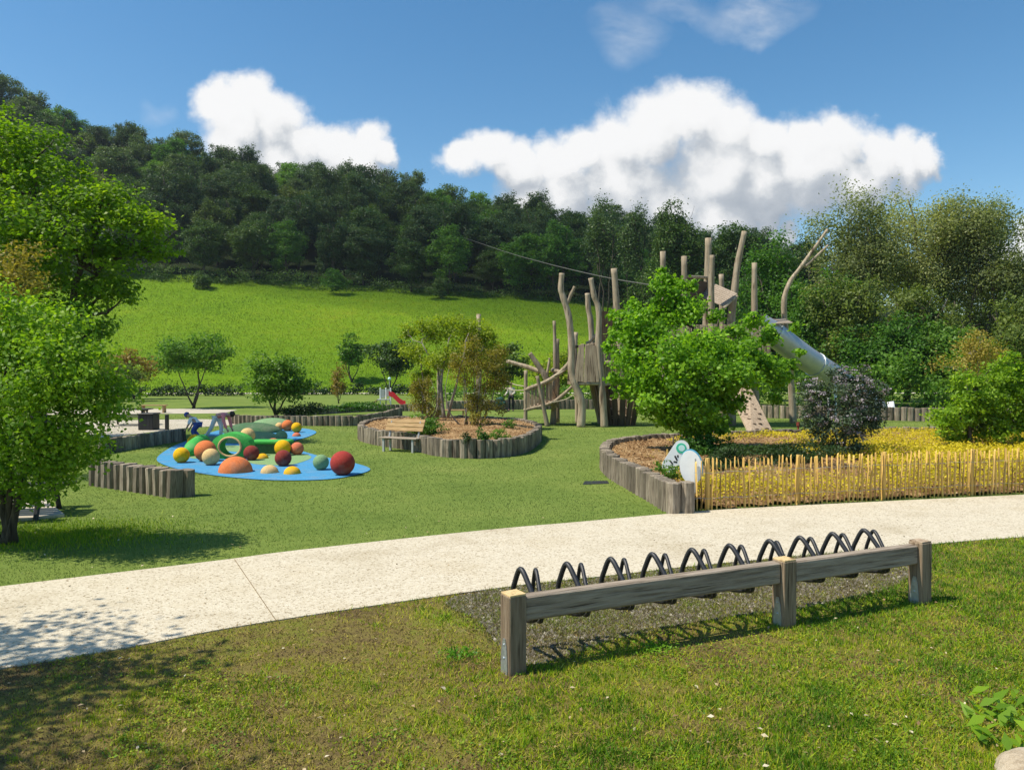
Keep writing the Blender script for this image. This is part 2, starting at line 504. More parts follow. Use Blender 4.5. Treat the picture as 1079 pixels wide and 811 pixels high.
W = bpy.data.worlds.new('World')
SC.world = W
W.use_nodes = True
wt = W.node_tree
wt.nodes.clear()
wo = wt.nodes.new('ShaderNodeOutputWorld')
sky = wt.nodes.new('ShaderNodeTexSky')
sky.sky_type = 'NISHITA'
sky.sun_disc = False
sky.sun_elevation = SUN_EL
sky.sun_rotation = math.atan2(TO_SUN.x, TO_SUN.y) % (2 * math.pi)
sky.altitude = 100
sky.air_density = 1.0
sky.dust_density = .4
sky.ozone_density = 1.0
hs = N(wt, 'ShaderNodeHueSaturation', {'Color': sky.outputs[0], 'Hue': .493, 'Saturation': 1.30, 'Value': 1.0})
bg1 = N(wt, 'ShaderNodeBackground', {'Color': hs.outputs[0], 'Strength': .118})
# clouds: puffs laid out by direction (tangent of azimuth, tangent of elevation)
tcw = N(wt, 'ShaderNodeTexCoord')
sep = N(wt, 'ShaderNodeSeparateXYZ', {0: tcw.outputs['Generated']})
yy = math_(wt, 'MAXIMUM', sep.outputs[1], .02)
uu = math_(wt, 'DIVIDE', sep.outputs[0], yy)
vv = math_(wt, 'DIVIDE', sep.outputs[2], yy)
uv = N(wt, 'ShaderNodeCombineXYZ', {0: uu, 1: vv})
nz = N(wt, 'ShaderNodeTexNoise', {'Vector': uv.outputs[0], 'Scale': 9.0, 'Detail': 7.0, 'Roughness': .58})
nzs = N(wt, 'ShaderNodeVectorMath', {0: nz.outputs['Color'], 1: (.5, .5, .5)}, operation='SUBTRACT')
nzm = N(wt, 'ShaderNodeVectorMath', {0: nzs.outputs[0], 'Scale': .095}, operation='SCALE')
uvd = N(wt, 'ShaderNodeVectorMath', {0: uv.outputs[0], 1: nzm.outputs[0]}, operation='ADD')
PUFFS = [(262, 112, 34), (232, 115, 30), (290, 128, 36), (318, 150, 34), (350, 152, 32), (388, 152, 32), (300, 165, 44), (250, 140, 40), (370, 175, 44), (410, 160, 20),
         (516, 162, 32), (490, 168, 26), (548, 180, 36), (585, 168, 30), (612, 158, 32), (650, 146, 38), (690, 136, 44), (728, 122, 40), (765, 140, 42), (805, 152, 36), (845, 152, 34), (880, 150, 34),
         (920, 160, 34), (952, 168, 32), (975, 172, 22), (850, 185, 56), (760, 185, 66), (660, 195, 60), (590, 205, 46), (800, 205, 50), (700, 225, 58), (900, 190, 42), (560, 215, 40), (640, 240, 50),
         (760, 236, 46), (715, 245, 50), (690, 250, 50), (806, 246, 18), (826, 254, 16), (1060, 268, 24), (1090, 258, 36)]
pg = bpy.data.node_groups.new('cloud_puffs', 'ShaderNodeTree')
pg.interface.new_socket('Vector', in_out='INPUT', socket_type='NodeSocketVector')
pg.interface.new_socket('Value', in_out='OUTPUT', socket_type='NodeSocketFloat')
gi, go = pg.nodes.new('NodeGroupInput'), pg.nodes.new('NodeGroupOutput')
na = N(pg, 'ShaderNodeTexNoise', {'Vector': gi.outputs[0], 'Scale': 9.0, 'Detail': 8.0, 'Roughness': .6})
na1 = N(pg, 'ShaderNodeVectorMath', {0: na.outputs['Color'], 1: (.5, .5, .5)}, operation='SUBTRACT')
na2 = N(pg, 'ShaderNodeVectorMath', {0: na1.outputs[0], 'Scale': .10}, operation='SCALE')
pv_ = N(pg, 'ShaderNodeVectorMath', {0: gi.outputs[0], 1: na2.outputs[0]}, operation='ADD')
acc = None
for (cx, cy, cr) in PUFFS:
    c = ((cx - 539.5) / F, (390 - cy) / F, 0)
    d = N(pg, 'ShaderNodeVectorMath', {0: pv_.outputs[0], 1: c}, operation='DISTANCE')
    q = math_(pg, 'SUBTRACT', 1.0, math_(pg, 'DIVIDE', d.outputs['Value'], cr / F))
    acc = q if acc is None else N(pg, 'ShaderNodeMath', {0: acc, 1: q, 2: .10}, operation='SMOOTH_MAX').outputs[0]
nf = N(pg, 'ShaderNodeTexNoise', {'Vector': gi.outputs[0], 'Scale': 26.0, 'Detail': 6.0, 'Roughness': .62})
acc = math_(pg, 'ADD', acc, math_(pg, 'MULTIPLY', math_(pg, 'SUBTRACT', nf.outputs['Fac'], .5), .42))
pg.links.new(acc, go.inputs[0])
def puff(vec):
    n_ = wt.nodes.new('ShaderNodeGroup'); n_.node_tree = pg
    wt.links.new(vec, n_.inputs[0])
    return n_.outputs[0]
flat_uv = uv.outputs[0]
acc = puff(flat_uv)
acc_s = puff(N(wt, 'ShaderNodeVectorMath', {0: flat_uv, 1: (-.016, .026, 0)}, operation='ADD').outputs[0])
acc_w = puff(N(wt, 'ShaderNodeVectorMath', {0: flat_uv, 1: (-.03, .06, 0)}, operation='ADD').outputs[0])
mask = N(wt, 'ShaderNodeMapRange', {0: acc, 1: -.18, 2: .40, 3: 0.0, 4: 1.0}, interpolation_type='SMOOTHSTEP').outputs[0]
# thin wisps high up
nw0 = N(wt, 'ShaderNodeMapping', {'Vector': uv.outputs[0], 'Rotation': (0, 0, .5), 'Scale': (1, 2.4, 1)})
nw = N(wt, 'ShaderNodeTexNoise', {'Vector': nw0.outputs[0], 'Scale': 11.0, 'Detail': 9.0, 'Roughness': .62, 'Distortion': .2})
wis = None
for (cx, cy, rx, ry, s) in [(795, 16, 78, 30, .62), (662, 34, 52, 40, .46), (172, 118, 20, 14, .2), (720, 10, 70, 16, .3)]:
    off = N(wt, 'ShaderNodeVectorMath', {0: uvd.outputs[0], 1: ((cx - 539.5) / F, (390 - cy) / F, 0)}, operation='SUBTRACT')
    scl = N(wt, 'ShaderNodeVectorMath', {0: off.outputs[0], 1: (F / rx, F / ry, 0)}, operation='MULTIPLY')
    ln = N(wt, 'ShaderNodeVectorMath', {0: scl.outputs[0]}, operation='LENGTH')
    q = math_(wt, 'MULTIPLY', math_(wt, 'SUBTRACT', 1.0, ln.outputs['Value'], clamp=True), s)
    wis = q if wis is None else math_(wt, 'MAXIMUM', wis, q)
wis = math_(wt, 'MULTIPLY', wis, N(wt, 'ShaderNodeMapRange', {0: nw.outputs['Fac'], 1: .30, 2: .8, 3: .1, 4: 1.35}).outputs[0], clamp=True)
mask = math_(wt, 'MAXIMUM', mask, wis)
mask = math_(wt, 'MULTIPLY', mask, math_(wt, 'GREATER_THAN', sep.outputs[1], .05))
# body of the cloud: sunlit shoulders, greyer flanks and bases
face = math_(wt, 'ADD', math_(wt, 'MULTIPLY', math_(wt, 'SUBTRACT', acc_s, acc), .52), math_(wt, 'MULTIPLY', math_(wt, 'SUBTRACT', acc_w, acc), .30))
low = math_(wt, 'MULTIPLY', vv, -2.3)
ccol = ramp(wt, math_(wt, 'ADD', math_(wt, 'ADD', face, low), 1.05, clamp=True), [(.0, (1, 1, 1)), (.25, (.96, .96, .96)), (.42, (.78, .80, .82)), (.58, (.56, .60, .65)), (1, (.36, .41, .48))])
bg2 = N(wt, 'ShaderNodeBackground', {'Color': ccol, 'Strength': .765})
mxs = N(wt, 'ShaderNodeMixShader', {0: mask, 1: bg1.outputs[0], 2: bg2.outputs[0]})
wt.links.new(mxs.outputs[0], wo.inputs[0])

SC.view_settings.view_transform = 'Standard'
SC.view_settings.look = 'None'
SC.view_settings.exposure = 0.34
SC.view_settings.gamma = 1.0
SC.view_settings.use_curve_mapping = False
SC.render.engine = 'CYCLES'
cy = SC.cycles
cy.max_bounces = 6
cy.diffuse_bounces = 3
cy.glossy_bounces = 2
cy.transmission_bounces = 4
cy.volume_bounces = 0
cy.use_denoising = True

# ------------------------------------------------------------------ terrain
MX = [(-260, 25), (-88, 23.0), (-49, 21.3), (12, 16.9), (45, 13), (100, 6), (260, 5)]
RX = [(-260, 78), (-160, 77), (-130, 67), (-80, 54.5), (-41, 48), (18, 38), (60, 30), (90, 26), (140, 20), (260, 14)]


def hz(x, y):
    x = np.asarray(x, float); y = np.asarray(y, float)
    m = np.interp(x, *zip(*MX)); r = np.interp(x, *zip(*RX))
    t = np.clip((y - 92) / 73, 0, 1)
    t = np.where(t < .1, t * t * 5, t - .05) / .95
    h = m * t + (r - m) * np.clip((y - 165) / 75, 0, 1) + np.clip((y - 240) / 400, 0, 1) * 12
    h += np.where(y > 100, np.sin(x * .05 + 1) * np.sin(y * .045) * .5, 0)
    return h


def H(x, y):
    return float(hz(x, y))


PF = [(-170, 640), (0, 618.5), (230, 591), (315, 580), (510, 559), (612, 550), (731, 539.5), (820, 534), (1079, 521.5), (1300, 512)]
PN = [(-170, 733), (0, 705), (135, 682.5), (270, 657.5), (510, 622), (650, 606), (760, 594), (1000, 572), (1079, 566), (1300, 549)]
far_edge = smooth_curve([G(*p) for p in PF], 6)
near_edge = smooth_curve([G(*p) for p in PN], 6)
path_poly = [(p.x, p.y) for p in near_edge] + [(p.x, p.y) for p in reversed(far_edge)]
mid_x = [(a.x + b.x) / 2 for a, b in zip(far_edge, near_edge)]
mid_y = [(a.y + b.y) / 2 for a, b in zip(far_edge, near_edge)]

xs = np.unique(np.concatenate([np.linspace(-600, -60, 46), np.linspace(-60, -14, 47), np.linspace(-14, 18, 65), np.linspace(18, 60, 43), np.linspace(60, 600, 46)]))
ys = np.unique(np.concatenate([np.linspace(-60, 0, 13), np.linspace(0, 20, 41), np.linspace(20, 90, 71), np.linspace(90, 260, 86), np.linspace(260, 900, 33)]))
XX, YY = np.meshgrid(xs, ys)
ZZ = hz(XX, YY)
nx, ny = len(xs), len(ys)
vid = np.arange(nx * ny).reshape(ny, nx)
faces = np.stack([vid[:-1, :-1], vid[:-1, 1:], vid[1:, 1:], vid[1:, :-1]], -1).reshape(-1, 4)
fx = (XX[:-1, :-1] + XX[1:, 1:]).ravel() / 2
fy = (YY[:-1, :-1] + YY[1:, 1:]).ravel() / 2
mi = np.where(fy > np.interp(fx, mid_x, mid_y, left=mid_y[0] - 3, right=mid_y[-1] + 3), 1, 0)
mi = np.where(fy > 80, 2, mi)
mi = np.where(fy > 168, 3, mi)
g = link('ground', new_mesh('ground', np.stack([XX, YY, ZZ], -1), faces, mi, smooth=True), [M['verge'], M['lawn'], M['meadow'], M['woodland']])
g['kind'] = 'structure'


def sheet(name, poly, z, mat, thick=0.0):
    mb = MB()
    mb.prism(poly, z - max(thick, .003), z)
    o = mb.obj(name, mat)
    o['kind'] = 'structure'
    return o


mb = MB()
n = len(far_edge)
mb.add([(p.x, p.y, .012) for p in near_edge] + [(p.x, p.y, .012) for p in far_edge], [(i, i + 1, n + i + 1, n + i) for i in range(n - 1)])
mb.add([(p.x, p.y, -.02) for p in near_edge] + [(p.x, p.y, .012) for p in near_edge], [(i, i + 1, n + i + 1, n + i) for i in range(n - 1)])
o = mb.obj('path', M['path']); o['kind'] = 'structure'
# saw-cut joint across the path
a, b = G(247, 590), G(291, 655)
d = (b - a).normalized(); s = Vector((-d.y, d.x, 0)) * .0035
o = sheet('path_joint', [(a + s)[:2], (a - s)[:2], (b - s)[:2], (b + s)[:2]], .0165, M['soil'])

# gravel strip under the bike rack
GR = [(478, 629), (650, 607.5), (760, 595.5), (960, 576.5), (975, 585), (955, 610), (930, 622), (850, 640), (740, 654), (640, 676), (570, 700), (535, 688), (505, 655)]
gravel_poly = [tuple(G(*p)[:2]) for p in GR]
gp = [tuple(v[:2]) for v in smooth_curve([(x, y, 0) for x, y in gravel_poly], 4, True)]
sheet('gravel_strip', gp, .005, M['gravel'])
# play mat
MAT = [(165, 484), (178, 492), (205, 498), (240, 503), (290, 506.5), (345, 505.5), (378, 500), (390, 494.5), (374, 488.5), (345, 482.5), (328, 478.5), (306, 471), (308, 465.5), (326, 460), (333, 455), (318, 451.5),
       (280, 450), (240, 452), (215, 458), (196, 465), (178, 473)]
mat_pts = smooth_curve([G(*p) for p in MAT], 5, True)
mat_poly = [tuple(p[:2]) for p in mat_pts]
sheet('play_surface', mat_poly, .02, M['blue'])
for nm, pts, mt in [('play_surface_patch', [(262, 488), (300, 491), (322, 486), (327, 481), (305, 477), (270, 478)], 'sage'),
                    ('play_surface_patch', [(205, 484), (228, 480), (240, 476), (262, 478), (252, 470), (215, 472), (198, 478)], 'sage')]:
    sheet(nm, [tuple(p[:2]) for p in smooth_curve([G(*q) for q in pts], 5, True)], .026, M[mt])
# pale paved walks in the back of the playground
sheet('terrace_path', [tuple(G(*p)[:2]) for p in [(60, 462), (112, 461), (195, 451), (250, 447.5), (262, 443), (210, 441.5), (120, 443), (40, 448)]], .010, M['paving'])
sheet('back_path', [tuple(G(*p)[:2]) for p in [(40, 437), (150, 436), (235, 435.5), (250, 432), (205, 430.5), (130, 431), (40, 432)]], .010, M['paving'])
mb = MB()
rp = [(x, 81.5 + .9 * math.sin(x * .02)) for x in range(-140, 141, 10)]
mb.add([(x, y, H(x, y) + .02) for x, y in rp] + [(x, y + 2.6, H(x, y + 2.6) + .05) for x, y in rp], [(i, i + 1, len(rp) + i + 1, len(rp) + i) for i in range(len(rp) - 1)])
o = mb.obj('farm_road', M['paving']); o['kind'] = 'structure'
sheet('concrete_slab', [tuple(G(*p)[:2]) for p in [(5, 551), (68, 544.5), (40, 522.5), (-30, 523)]], .05, M['paving'], .1)
sheet('drain_slot', [tuple(G(*p)[:2]) for p in [(614, 510.5), (642, 509.5), (640, 506.5), (616, 507)]], .008, M['black'])

# ------------------------------------------------------------------ grass blades, gravel
bed_line = [G(709, 540.5), G(690, 529), G(662, 513), G(644, 502), Vector((2.42, 20, 0)), Vector((3.0, 22.0, 0)), Vector((4.2, 23.4, 0)), Vector((6.5, 24.6, 0)), Vector((10, 25.6, 0)), Vector((15, 26.6, 0)), Vector((21, 27.6, 0))]
bed_curve = smooth_curve(bed_line, 6)
fence_line = [G(731, 538.5), G(842, 532), G(932, 527), G(1079, 520), G(1250, 513.5)]
bed_poly = [tuple(p[:2]) for p in bed_curve] + [(21, 19.5)] + [tuple(p[:2]) for p in reversed(fence_line)]


def blades(name, x, y, h, w, tint, mat, lean=.5, zb=0.0):
    n = len(x)
    ang = rng.uniform(0, 2 * np.pi, n)
    ln = rng.normal(0, lean, n) * h
    la = rng.uniform(0, 2 * np.pi, n)
    base = np.stack([x, y, np.full(n, zb) if np.isscalar(zb) else zb], -1)
    dx = np.stack([np.cos(ang), np.sin(ang), np.zeros(n)], -1) * (w / 2)[:, None]
    tip = base + np.stack([np.cos(la) * ln, np.sin(la) * ln, h], -1)
    v = np.stack([base - dx, base + dx, tip], 1).reshape(-1, 3)
    f = np.arange(3 * n).reshape(-1, 3)
    o = link(name, new_mesh(name, v, f, tint=tint), mat)
    o['kind'] = 'stuff'
    return o


nb_ = 300000
Y = 4.3 * (13.5 / 4.3) ** rng.random(nb_)
X = rng.uniform(-.76, .76, nb_) * Y
ok = Y < np.interp(X, [p.x for p in near_edge], [p.y for p in near_edge]) + .05 * rng.random(nb_) * (fnoise(X, Y, 2.2, 6.1) > -.1)
X, Y = X[ok], Y[ok]
n1 = fnoise(X, Y, .8, 3.1); n2 = fnoise(X, Y, 3.2, 8.7); n3 = fnoise(X, Y, 11.0, 1.3)
side = np.clip((X + .6 - (Y - 5) * .25) / 3.2, -1, 1)
lush = .42 + .38 * side + .50 * n1 + .50 * n2 + .34 * n3
ing = inside(X, Y, gp)
keep = rng.random(len(X)) < np.where(ing, np.clip(.34 + .8 * n2 + .5 * n1 + .4 * n3, .05, .9), np.clip(.50 + lush * .5 + .45 * fnoise(X, Y, 16.0, 3.0), .22, 1))
X, Y, lush, ing = X[keep], Y[keep], lush[keep], ing[keep]
hgt_ = np.where(ing, .55, 1.0) * (.015 + .028 * np.clip(lush, 0, 1)) * rng.uniform(.6, 1.5, len(X))
tn = np.clip(np.where(ing, .34 + .25 * n2[keep], lush * .85 + .13) + rng.normal(0, .22, len(X)), 0, 1)
blades('verge_grass', X, Y, hgt_, rng.uniform(.005, .010, len(X)) * (.7 + Y / 12), tn, M['blade'], .8)

nc = 60000
X = rng.uniform(-.74, .74, nc); Y = 4.4 * (11.5 / 4.4) ** rng.random(nc); X = X * Y
n1 = fnoise(X, Y, 1.1, 12.3); n2 = fnoise(X, Y, 4.2, 3.9)
ok = (Y < np.interp(X, [p.x for p in near_edge], [p.y for p in near_edge]) - .02) & ~inside(X, Y, gp) & (n1 + .9 * n2 + .12 * X > rng.normal(.28, .1, nc))
CLOVER = (X[ok], Y[ok], n1[ok])
nd = 70000
Y = 4.4 * (12 / 4.4) ** rng.random(nd); X = rng.uniform(-.74, .74, nd) * Y
n1 = fnoise(X, Y, .9, 31.0) + .8 * fnoise(X, Y, 3.7, 14.0)
ok = (Y < np.interp(X, [p.x for p in near_edge], [p.y for p in near_edge]) + .07 * rng.random(nd) ** 2) & (n1 - .10 * X > rng.normal(.1, .15, nd))
blades('dry_thatch', X[ok], Y[ok], rng.uniform(.008, .02, ok.sum()), rng.uniform(.006, .012, ok.sum()), np.clip(rng.normal(.14, .10, ok.sum()), 0, .35), M['blade'], 2.2, .014)
nl = 230000
Y = 8.2 * (42 / 8.2) ** rng.random(nl)
X = rng.uniform(-.72, .72, nl) * Y
ok = (Y > np.interp(X, [p.x for p in far_edge], [p.y for p in far_edge]) - .05 * rng.random(nl) * (fnoise(X, Y, 1.8, 2.1) > 0)) & ~inside(X, Y, mat_poly) & ~inside(X, Y, bed_poly)
X, Y = X[ok], Y[ok]
n1 = fnoise(X, Y, .5, 4.4)
n1 = n1 + .8 * fnoise(X, Y, .16, 7.7)
tn = np.clip(.45 + .38 * n1 + rng.normal(0, .2, len(X)), 0, 1)
blades('lawn_grass', X, Y, rng.uniform(.012, .028, len(X)), rng.uniform(.006, .012, len(X)) * Y / 10, tn, M['lawnblade'], .7)
nm_ = 150000
Y = rng.uniform(93, 168, nm_); X = rng.uniform(-.74, .40, nm_) * Y
n1 = fnoise(X, Y, .06, 3.3) + .7 * fnoise(X, Y, .25, 5.5)
blades('meadow_grass', X, Y, rng.uniform(.10, .28, nm_), rng.uniform(.05, .13, nm_), np.clip(.45 + .5 * n1 + rng.normal(0, .13, nm_), 0, 1), M['meadowblade'], .7, hz(X, Y))
n_l = 420
Y = 4.6 * (13 / 4.6) ** rng.random(n_l); X = rng.uniform(-.74, .74, n_l) * Y
on_path = inside(X, Y, path_poly)
k_ = ~on_path | (rng.random(n_l) < .35)
X, Y, on_path = X[k_], Y[k_], on_path[k_]
LITTER = (X, Y, np.where(on_path, .016, .03))
# coarse weeds under the left tree
nl = 9000
P0 = G(40, 565)
X = rng.normal(P0.x + .3, .9, nl); Y = rng.normal(P0.y + .1, .55, nl)
ok = Y > np.interp(X, [p.x for p in far_edge], [p.y for p in far_edge]) + .25
X, Y = X[ok], Y[ok]
blades('tall_weeds', X, Y, rng.uniform(.02, .075, len(X)), rng.uniform(.006, .014, len(X)), np.clip(rng.normal(.75, .15, len(X)), 0, 1), M['blade'], .5)

ng = 14000
gx = [p[0] for p in gp]; gy = [p[1] for p in gp]
X = rng.uniform(min(gx), max(gx), ng * 3); Y = rng.uniform(min(gy), max(gy), ng * 3)
ok = inside(X, Y, gp)
X, Y = X[ok][:ng], Y[ok][:ng]
s = rng.uniform(.007, .026, len(X))
octv = np.array([(1, 0, 0), (0, 1, 0), (-1, 0, 0), (0, -1, 0), (0, 0, .8)])
a = rng.uniform(0, 6.28, len(X))
ca, sa = np.cos(a)[:, None], np.sin(a)[:, None]
jit = rng.uniform(.6, 1.3, (len(X), 5))
vx = (octv[None, :, 0] * ca - octv[None, :, 1] * sa) * s[:, None] * jit
vy = (octv[None, :, 0] * sa + octv[None, :, 1] * ca) * s[:, None] * jit
vz = octv[None, :, 2] * s[:, None] * jit + .004
V = np.stack([X[:, None] + vx, Y[:, None] + vy, vz], -1).reshape(-1, 3)
tri = np.array([(0, 1, 4), (1, 2, 4), (2, 3, 4), (3, 0, 4)])
Fc = (np.arange(len(X))[:, None, None] * 5 + tri[None]).reshape(-1, 3)
t = np.clip(rng.beta(1.6, 3.2, len(X)), 0, 1)
o = link('gravel', new_mesh('gravel', V, Fc, tint=np.repeat(t, 4)), M['pebble']); o['kind'] = 'stuff'
nm2 = 150000
X = rng.uniform(min(gx), max(gx), nm2 * 2); Y = rng.uniform(min(gy), max(gy), nm2 * 2)
ok = inside(X + rng.normal(0, .10, len(X)), Y + rng.normal(0, .10, len(X)), gp) & (Y < np.interp(X, [p.x for p in near_edge], [p.y for p in near_edge]) + .01)
X, Y = X[ok], Y[ok]
n1 = fnoise(X, Y, 2.0, 4.2) + .8 * fnoise(X, Y, 7.0, 1.1)
ok = rng.random(len(X)) < np.clip(.85 + .6 * n1, .25, 1)
X, Y, n1 = X[ok], Y[ok], n1[ok]
blades('moss_and_weeds', X, Y, rng.uniform(.012, .038, len(X)), rng.uniform(.006, .014, len(X)), np.clip(.46 + .30 * n1 + rng.normal(0, .24, len(X)), 0, 1), M['mossblade'], .9)
# ------------------------------------------------------------------ foliage
def unit(v):
    return v / (np.linalg.norm(v, axis=-1, keepdims=True) + 1e-9)


def leaf_mesh(name, cen, nor, L, Wd, tint, rg):
    n = len(cen)
    nor = unit(nor)
    t = unit(np.cross(nor, unit(rg.normal(size=(n, 3)))))
    b = np.cross(nor, t)
    L = np.asarray(L)[:, None]; Wd = np.asarray(Wd)[:, None]
    v = np.stack([cen - t * L / 2, cen + b * Wd / 2 + t * L * .08 + nor * L * .06, cen + t * L / 2 - nor * L * .08, cen - b * Wd / 2 + t * L * .08 + nor * L * .06], 1).reshape(-1, 3)
    return new_mesh(name, v, np.arange(4 * n).reshape(-1, 4), tint=tint)


def crown_points(blobs, n, rg, twigs=16, spread=.24, shell=.5, up=.25):
    """leaf positions gathered in twig clusters on lobes; blobs = (x, y, z, rx, ry, rz)"""
    B = np.array(blobs, float)
    vol = (B[:, 3] * B[:, 4] * B[:, 5]) ** (2 / 3)
    per = np.maximum(8, (n * vol / vol.sum())).astype(int)
    C, Nn, T = [], [], []
    for b, k in zip(B, per):
        tw = max(4, int(twigs * rg.uniform(.7, 1.3)))
        d = unit(rg.normal(size=(tw, 3)))
        rr = shell + (1 - shell) * rg.random(tw) ** .6
        tc = d * rr[:, None]
        tt = rg.normal(.5, .16, tw)
        w = rg.random(tw) ** 1.5 + .15
        idx = rg.choice(tw, k, p=w / w.sum())
        p = tc[idx] + rg.normal(size=(k, 3)) * spread * np.array([1, 1, .75])
        C.append(b[:3] + p * b[3:6])
        Nn.append(d[idx] * .5 + rg.normal(size=(k, 3)) * .6 + np.array([0, 0, up * 2]))
        T.append(np.clip(tt[idx] + rg.normal(0, .16, k), 0, 1))
    return np.concatenate(C), np.concatenate(Nn), np.concatenate(T)


def rand_blobs(rg, c, r, k, br=(.32, .5), flat=.8, low=0.0):
    out = []
    for i in range(k):
        d = rg.normal(size=3); d /= np.linalg.norm(d)
        q = rg.random() ** .45 * .72
        p = np.array(c) + d * q * np.array(r)
        s = rg.uniform(*br)
        if low and p[2] < low:
            p[2] = low
        out.append((p[0], p[1], p[2], r[0] * s, r[1] * s, r[2] * s * flat))
    return out


def bend(a, b, rg, amt=.12, k=5):
    a, b = Vector(a), Vector(b)
    L = (b - a).length
    pts = []
    o1 = Vector(rg.normal(size=3)) * L * amt
    for i in range(k + 1):
        t = i / k
        pts.append(a.lerp(b, t) + o1 * math.sin(math.pi * t) + (Vector(rg.normal(size=3)) * L * amt * .15 if 0 < i < k else Vector((0, 0, 0))))
    return pts


def trunk_mesh(rg, stems, blobs, r0, fork=.35, branch_r=.35, maxb=14):
    """stems: list of (base, top); limbs reach from the stems into the lobes"""
    mb = MB()
    paths = []
    for (a, b, rr) in stems:
        p = bend(a, b, rg, .06, 7)
        paths.append(p)
        rad = [rr * (1.35 if i == 0 else 1) * (1 - .75 * i / (len(p) - 1)) for i in range(len(p))]
        mb.tube(p, rad, 8)
    for bl in list(blobs)[:maxb]:
        c = Vector(bl[:3])
        pth = min(paths, key=lambda p: min((q - c).length for q in p))
        cand = [q for q in pth if q.z < c.z - .05 * abs(c.z)] or [pth[0]]
        cand = cand[int(len(cand) * fork):] or cand
        st = min(cand, key=lambda q: (q - c).length)
        p = bend(st, c, rg, .12, 5)
        mb.tube(p, [r0 * branch_r * (1 - .8 * i / 5) for i in range(6)], 6)
        for j in range(2):
            e = c + Vector(rg.normal(size=3)) * bl[3] * .55
            mb.tube(bend(p[3], e, rg, .15, 3), [r0 * branch_r * .4 * (1 - .7 * i / 3) for i in range(4)], 5)
    return mb


def tree(name, label, cat, loc, seed, blobs, stems, n, leaf, mat, bark, r0=.12, group=None, rotz=0.0, twigs=16, spread=.24, shell=.5, up=.25, maxb=14, fork=.35, asp=.6, extra=None, branch_r=.35):
    rg = np.random.default_rng(seed)
    t = thing(name, label, cat, loc, rotz, group)
    if stems:
        trunk_mesh(rg, stems, blobs, r0, fork, branch_r, maxb).obj('trunk', bark, t, smooth=True)
    C, Nn, T = crown_points(blobs, n, rg, twigs, spread, shell, up)
    k = C[:, 2] > .02
    C, Nn, T = C[k], Nn[k], T[k]
    L = leaf * rg.uniform(.7, 1.35, len(C))
    me = leaf_mesh('crown', C, Nn, L, L * asp, T, rg)
    link('crown', me, mat, t)
    return t


_x, _y, _z = LITTER
_L = rng.uniform(.02, .055, len(_x))
o = link('dead_leaves', leaf_mesh('dead_leaves', np.stack([_x, _y, _z], -1), rng.normal(0, .3, (len(_x), 3)) + np.array([0, 0, 1]), _L, _L * .55, np.clip(rng.normal(.65, .25, len(_x)), 0, 1), rng), tint_mat('dead_leaf', [(0, (.10, .05, .02)), (.6, (.34, .24, .12)), (1, (.62, .54, .38))], 0, .8)); o['kind'] = 'stuff'
_x, _y, _n = CLOVER
_L = rng.uniform(.012, .026, len(_x))
o = link('clover', leaf_mesh('clover', np.stack([_x, _y, rng.uniform(.008, .032, len(_x))], -1), rng.normal(0, .35, (len(_x), 3)) + np.array([0, 0, 1]), _L, _L * .85, np.clip(.45 + .5 * _n + rng.normal(0, .2, len(_x)), 0, 1), rng), tint_mat('clover_leaf', [(0, (.06, .14, .012)), (.5, (.13, .25, .014)), (1, (.34, .38, .02))], .25)); o['kind'] = 'stuff'
# --- left foreground tree
b0 = G(6, 573)
rg = np.random.default_rng(11)
Bl = []
for (px, py, Yd, rad) in [(15, 350, 10.6, .62), (60, 352, 10.8, .55), (95, 385, 10.7, .50), (50, 395, 10.2, .62), (-10, 400, 10.4, .7), (110, 415, 11, .42), (85, 440, 10.6, .52), (35, 445, 10.3, .6),
                          (-25, 450, 10.6, .65), (60, 475, 10.6, .48), (20, 485, 10.4, .5), (-20, 500, 10.8, .5), (95, 470, 11.2, .34), (5, 330, 10.9, .45), (60, 505, 11.0, .30), (-70, 380, 10.8, .8), (-60, 330, 11, .6), (30, 515, 11.2, .35), (-110, 420, 11, .8)]:
    p = A(px, py, Yd) - b0
    Bl.append((p.x, p.y, p.z, rad, rad, rad * .85))
tree('broadleaf_tree', 'bright green bushy tree with forked grey trunk, beside the path at the left edge', 'tree', b0, 12, Bl,
     [((0, 0, 0), (-.35, .15, 1.5), .06), ((.05, .05, 0), (.45, .0, 1.55), .07), ((-.05, .1, 0), (.05, -.25, 1.9), .06), ((-.1, .05, 0), (-.8, .1, 1.9), .07)], 32000, .060, LF['fresh'], M['bark'], .06, twigs=30, spread=.24, shell=.35, asp=.75)
# --- big maple behind it
b1 = Vector((-15.5, 26, 0))
Bl = []
for (px, py, Yd, rad) in [(20, 165, 26, 1.6), (70, 200, 26, 1.45), (115, 215, 25.5, 1.15), (150, 240, 25.5, 1.0), (165, 262, 26, .7), (60, 250, 25, 1.5), (110, 270, 25.5, 1.0), (10, 230, 25, 1.6), (-40, 180, 26, 1.8),
                          (80, 315, 26, 1.1), (115, 300, 26, .75), (-60, 250, 26, 2.0), (55, 330, 27, 1.1), (-30, 300, 26, 1.6), (100, 345, 27, .8), (130, 312, 26.5, .5), (-110, 220, 27, 2.2), (30, 290, 26, 1.0), (-20, 135, 27, 1.3)]:
    p = A(px, py, Yd) - b1
    Bl.append((p.x, p.y, p.z, rad, rad, rad * .62))
tree('maple_tree', 'tall lime green maple with dark spreading limbs, against the wood at the left edge', 'tree', b1, 22, Bl,
     [((0, 0, 0), (-.5, 0, 8.5), .32), ((.1, 0, 1.8), (2.0, -.4, 7.8), .18)], 42000, .14, LF['lime'], M['bark'], .26, twigs=26, spread=.25, shell=.3, up=.45, asp=.75, maxb=19)
